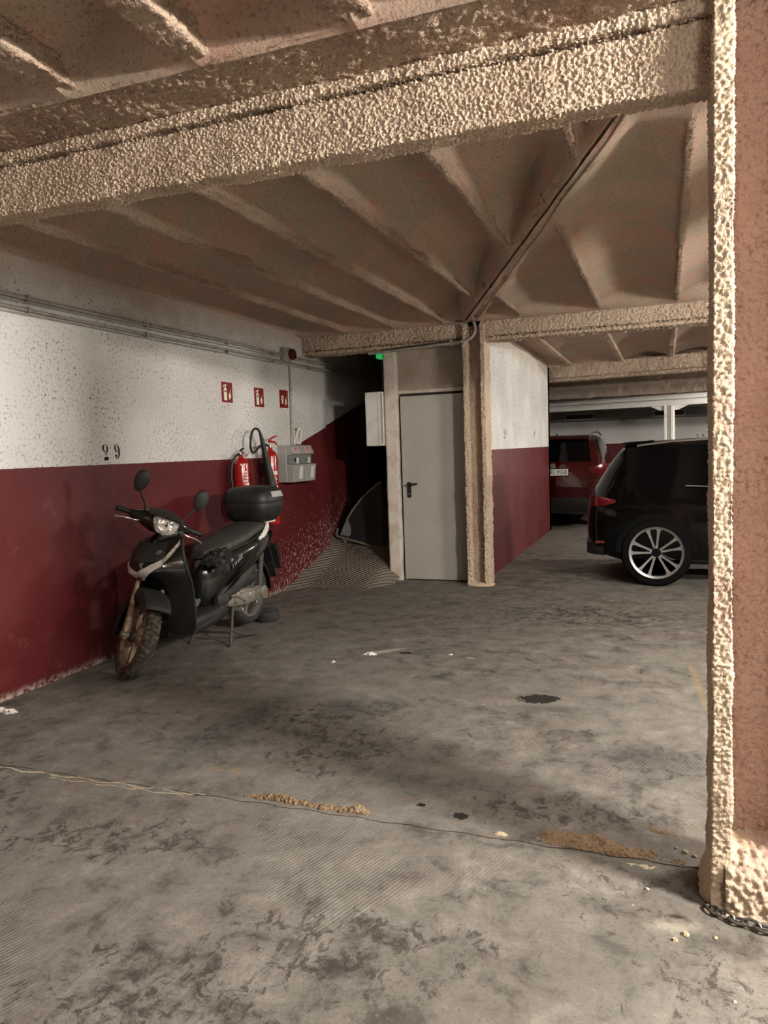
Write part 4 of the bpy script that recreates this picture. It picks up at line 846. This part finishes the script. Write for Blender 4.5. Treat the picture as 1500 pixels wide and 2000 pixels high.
# ================================================================ CARS (local: x forward from the rear bumper, y left, z up)
def car_body(stations, n_glass, parent, paint, glass_side, glass_rear, glass_front, smooth=28):
    """stations: x, z bottom, half width body, z belt, half width belt, z roof, half width roof"""
    rings = []
    for x, zb, wb, zm, wm, zr, wr in stations:
        h = [(0, zb), (wb * .80, zb), (wb * .96, zb + .06), (wb, zb + .30 * (zm - zb)), (wb * 1.0, zb + .62 * (zm - zb)), (wb * .985, zb + .86 * (zm - zb)), (wm, zm), (wm + (wr - wm) * .5, zm + (zr - zm) * .52), (wr, zm + (zr - zm) * .90), (wr * .86, zm + (zr - zm) * .985), (wr * .45, zr + .004), (0, zr + .008)]
        rings.append([(x, -y, z) for y, z in h] + [(x, y, z) for y, z in h[-2:0:-1]])
    n = len(rings[0]); half = 11; F = {'body': [], 'side_window': [], 'rear_window': [], 'windscreen': []}
    for i in range(len(rings) - 1):
        for j in range(n):
            q = (i * n + j, i * n + (j + 1) % n, (i + 1) * n + (j + 1) % n, (i + 1) * n + j); jj = j if j < half else n - 1 - j
            k = 'body'
            if jj in (6, 7) and glass_side[0] <= i < glass_side[1]: k = 'side_window'
            if jj in (9, 10) and glass_rear[0] <= i < glass_rear[1]: k = 'rear_window'
            if jj in (9, 10) and glass_front[0] <= i < glass_front[1]: k = 'windscreen'
            F[k].append(q)
    F['body'] += [tuple(range(n)), tuple(range((len(rings) - 1) * n, len(rings) * n))[::-1]]
    V = [p for r in rings for p in r]
    for k, fs in F.items():
        used = sorted({i for f in fs for i in f}); mp = {a: b for b, a in enumerate(used)}; mb = MB(); mb.add([V[i] for i in used], [tuple(mp[i] for i in f)[::-1] for f in fs])
        o = OB(k, mb, paint if k == 'body' else M_GLASS, parent, smooth=smooth)
        if k == 'body':
            o.modifiers.new('weld', 'WELD').merge_threshold = .0005
def car_wheel(t, x, y, s, R, rr, spokes=10, mat=M_RIMC):
    c = (x, y, R); w = OB('wheel', MB().lathe([(rr, -.105), (R - .02, -.10), (R, -.07), (R, .07), (R - .02, .10), (rr, .105)], c, 'y', 44, cap=False), M_CARTYRE, t)
    OB('wheel_well', MB().lathe([(rr * .99, s * .02), (.03, s * .02)], c, 'y', 32), M_CABLE, w)
    OB('rim', MB().lathe([(rr - .022, s * .05), (rr - .018, s * .100), (rr + .004, s * .108), (rr + .008, s * .09)], c, 'y', 44, cap=False), mat, w)
    for k in range(spokes):
        a = k * 2 * PI / spokes + (.09 if k % 2 else -.09) + .2; d = Vector((math.sin(a), 0, math.cos(a))); sv = Vector((d.z, 0, -d.x)); C = Vector(c)
        rg_ = []
        for r_, hw, off in ((.035, .011, .085), (rr * .55, .010, .088), (rr * .85, .015, .098), (rr - .012, .030, .100)):
            P = C + d * r_ + Vector((0, s * off, 0)); rg_.append([P + sv * hw, P - sv * hw, P - sv * hw * .9 - Vector((0, s * .022, 0)), P + sv * hw * .9 - Vector((0, s * .022, 0))])
        OB('spoke', MB().loft(rg_), mat, w)
    hb = OB('hub', MB().lathe([(.045, s * .07), (.042, s * .094), (.02, s * .098)], c, 'y', 18), M_CARTYRE, w)
    for k in range(5): OB('wheel_nut', MB().lathe([(.009, s * .09), (.008, s * .10)], (x + .056 * math.sin(k * 2 * PI / 5), y, R + .056 * math.cos(k * 2 * PI / 5)), 'y', 6), M_CHROME, w)
    return w

bk = THING('parked_hatchback', 'black hatchback parked side-on behind the near column', 'car', (-.77, 8.735, 0), 0)
car_body([(0.0, .46, .60, .66, .60, .74, .50), (.02, .40, .72, .72, .70, .84, .58), (.06, .34, .80, .78, .77, .95, .60), (.13, .30, .855, .84, .81, 1.06, .60), (.22, .27, .885, .90, .83, 1.20, .60), (.32, .24, .895, .93, .835, 1.33, .60), (.40, .22, .90, .94, .835, 1.415, .60), (.60, .20, .90, .945, .83, 1.422, .61), (.95, .20, .90, .94, .825, 1.436, .62), (1.5, .20, .90, .93, .82, 1.446, .63), (2.1, .20, .90, .91, .82, 1.438, .63), (2.5, .20, .90, .90, .82, 1.40, .62), (2.9, .20, .90, .90, .83, 1.20, .62), (3.25, .20, .90, .89, .83, .98, .62), (3.6, .20, .89, .86, .80, .92, .60), (4.0, .22, .86, .80, .76, .85, .56), (4.25, .26, .78, .70, .68, .74, .50), (4.36, .34, .62, .58, .55, .60, .40)], 0, bk, M_CARK, (6, 12), (4, 6), (11, 13))
OB('spoiler', MB().loft([[(x, y * 1.0, z) for x, z in ((.33, 1.405), (.37, 1.422), (.66, 1.438), (.64, 1.40))] for y in np.linspace(-.56, .56, 7)]), M_CARK, bk)
for s_ in (-1, 1):
    OB('roof_edge_highlight', MB().tube([(.50, s_ * .655, 1.385), (.8, s_ * .668, 1.418), (1.3, s_ * .672, 1.436), (2.0, s_ * .672, 1.428)], .010, 6), M_CHROME if s_ < 0 else M_CABLE, bk)  # highlight on the roof edge, put in as bright metal on one side
    OB('tail_lamp', MB().loft([[(x, s_ * y, z0), (x + .004, s_ * (y + .008), (z0 + z1) / 2), (x, s_ * y, z1)] for x, y, z0, z1 in ((.035, .72, .80, .885), (.06, .79, .79, .89), (.12, .852, .79, .892), (.22, .888, .805, .88), (.30, .897, .83, .86))], cap=False, closed=False), M_TAILR, bk)
    OB('window_sill_strip', MB().tube([(.95, s_ * .835, .985), (1.3, s_ * .832, .968), (1.9, s_ * .828, .945)], .006, 6), M_CHROME, bk)
    arc_ = [(.68 + .385 * math.cos(PI * k / 20), .335 + .385 * math.sin(PI * k / 20)) for k in range(21)] + [(.68 + .33 * math.cos(PI * k / 20), .335 + .33 * math.sin(PI * k / 20)) for k in range(20, -1, -1)]
    OB('wheel_arch', MB().prism(arc_, s_ * .890, s_ * .9005, 'y'), M_CARTYRE, bk)
    for x in (.68, 3.35): car_wheel(bk, x, s_ * .815, s_, .335, .252)
    OB('bumper_reflector', MB().box(.10, .19, s_ * .862 - .008, s_ * .862 + .008, .42, .445), M_TAILR, bk)
    OB('door_handle', MB().tube([(1.55, s_ * .905, .80), (1.72, s_ * .91, .80)], .010, 6), M_CARK, bk)
    OB('wing_mirror', MB().loft([ring(x, .99, .09 * k, .06 * k, yc=s_ * .97) for x, k in ((2.55, .5), (2.6, 1), (2.72, .9), (2.76, .4))]), M_CARK, bk)
OB('bumper', MB().loft([ring(x, .36, w, .10, p=4) for x, w in ((-.012, .55), (0.0, .68), (.08, .80), (.18, .865))]), M_BLACKP, bk)

rd = THING('parked_estate', 'dark red car seen from behind with a white number plate', 'car', (-1.80, 13.05, 0), PI / 2)
car_body([(0.0, .40, .72, .62, .70, .70, .62), (.02, .34, .82, .72, .80, .86, .70), (.06, .28, .88, .80, .85, .97, .74), (.10, .25, .905, .86, .86, 1.06, .74), (.15, .23, .915, .92, .86, 1.12, .73), (.30, .21, .92, .98, .855, 1.47, .66), (.40, .20, .92, 1.0, .85, 1.545, .65), (.8, .20, .92, 1.0, .845, 1.57, .66), (1.6, .20, .92, .98, .84, 1.58, .67), (2.4, .20, .92, .96, .84, 1.55, .66), (3.0, .20, .92, .95, .85, 1.28, .64), (3.4, .20, .92, .95, .85, 1.04, .64), (4.1, .24, .88, .86, .80, .92, .58), (4.4, .34, .66, .62, .60, .66, .45)], 0, rd, M_CARR, (5, 10), (4, 6), (9, 11))
for s_ in (-1, 1):
    OB('tail_lamp', MB().loft([[(x, s_ * y, z0), (x - .012, s_ * y, (z0 + z1) / 2), (x, s_ * y, z1)] for x, y, z0, z1 in ((.045, .60, .96, 1.02), (.05, .70, .92, 1.05), (.065, .80, .88, 1.08), (.10, .885, .86, 1.10), (.20, .915, .88, 1.08), (.30, .92, .93, 1.05))], cap=False, closed=False), M_TAILR, rd)
    OB('roof_rail', MB().tube([(.42, s_ * .60, 1.56), (.55, s_ * .62, 1.605), (1.5, s_ * .63, 1.63), (2.3, s_ * .62, 1.58)], .016, 8), M_CHROME, rd)
    for x in (.80, 3.45): car_wheel(rd, x, s_ * .825, s_, .35, .24, 10, M_ALU)
    OB('wing_mirror', MB().loft([ring(x, 1.08, .10 * k, .07 * k, yc=s_ * 1.0) for x, k in ((2.6, .5), (2.65, 1), (2.76, .9), (2.8, .4))]), M_CARR, rd)
    OB('bumper_reflector', MB().box(-.002, .03, s_ * .70 - .10, s_ * .70 + .10, .50, .53), M_TAILR, rd)
OB('roof_spoiler', MB().loft([[(x, y, z) for x, z in ((.24, 1.50), (.27, 1.525), (.48, 1.572), (.46, 1.53))] for y in np.linspace(-.58, .58, 7)]), M_CARR, rd)
OB('antenna', MB().tube([(.62, 0, 1.57), (.60, 0, 1.62)], [.022, .004], 8), M_BLACKP, rd)
OB('bumper', MB().loft([ring(x, .40, w, .13, p=4) for x, w in ((-.05, .70), (-.03, .82), (.06, .89), (.16, .915))]), M_BLACKP, rd)
OB('badge', MB().lathe([(.05, -.01), (.045, -.03)], (0.045, 0, 1.055), 'x', 20), M_CHROME, rd)
OB('handle_strip', MB().box(.01, .05, -.30, .30, 1.0, 1.018), M_BLACKP, rd)
mb = MB().box(-.012, -.002, -.262, .262, .895, 1.005); pt = OB('number_plate', mb, M_WHITE, rd, bevel=.003)
TXT('lettering', '45 MGB', .098, M_CABLE, frame((-.0135, -.245, .951), (0, -1, 0), (0, 0, 1)), pt, align='RIGHT', xs=.86)
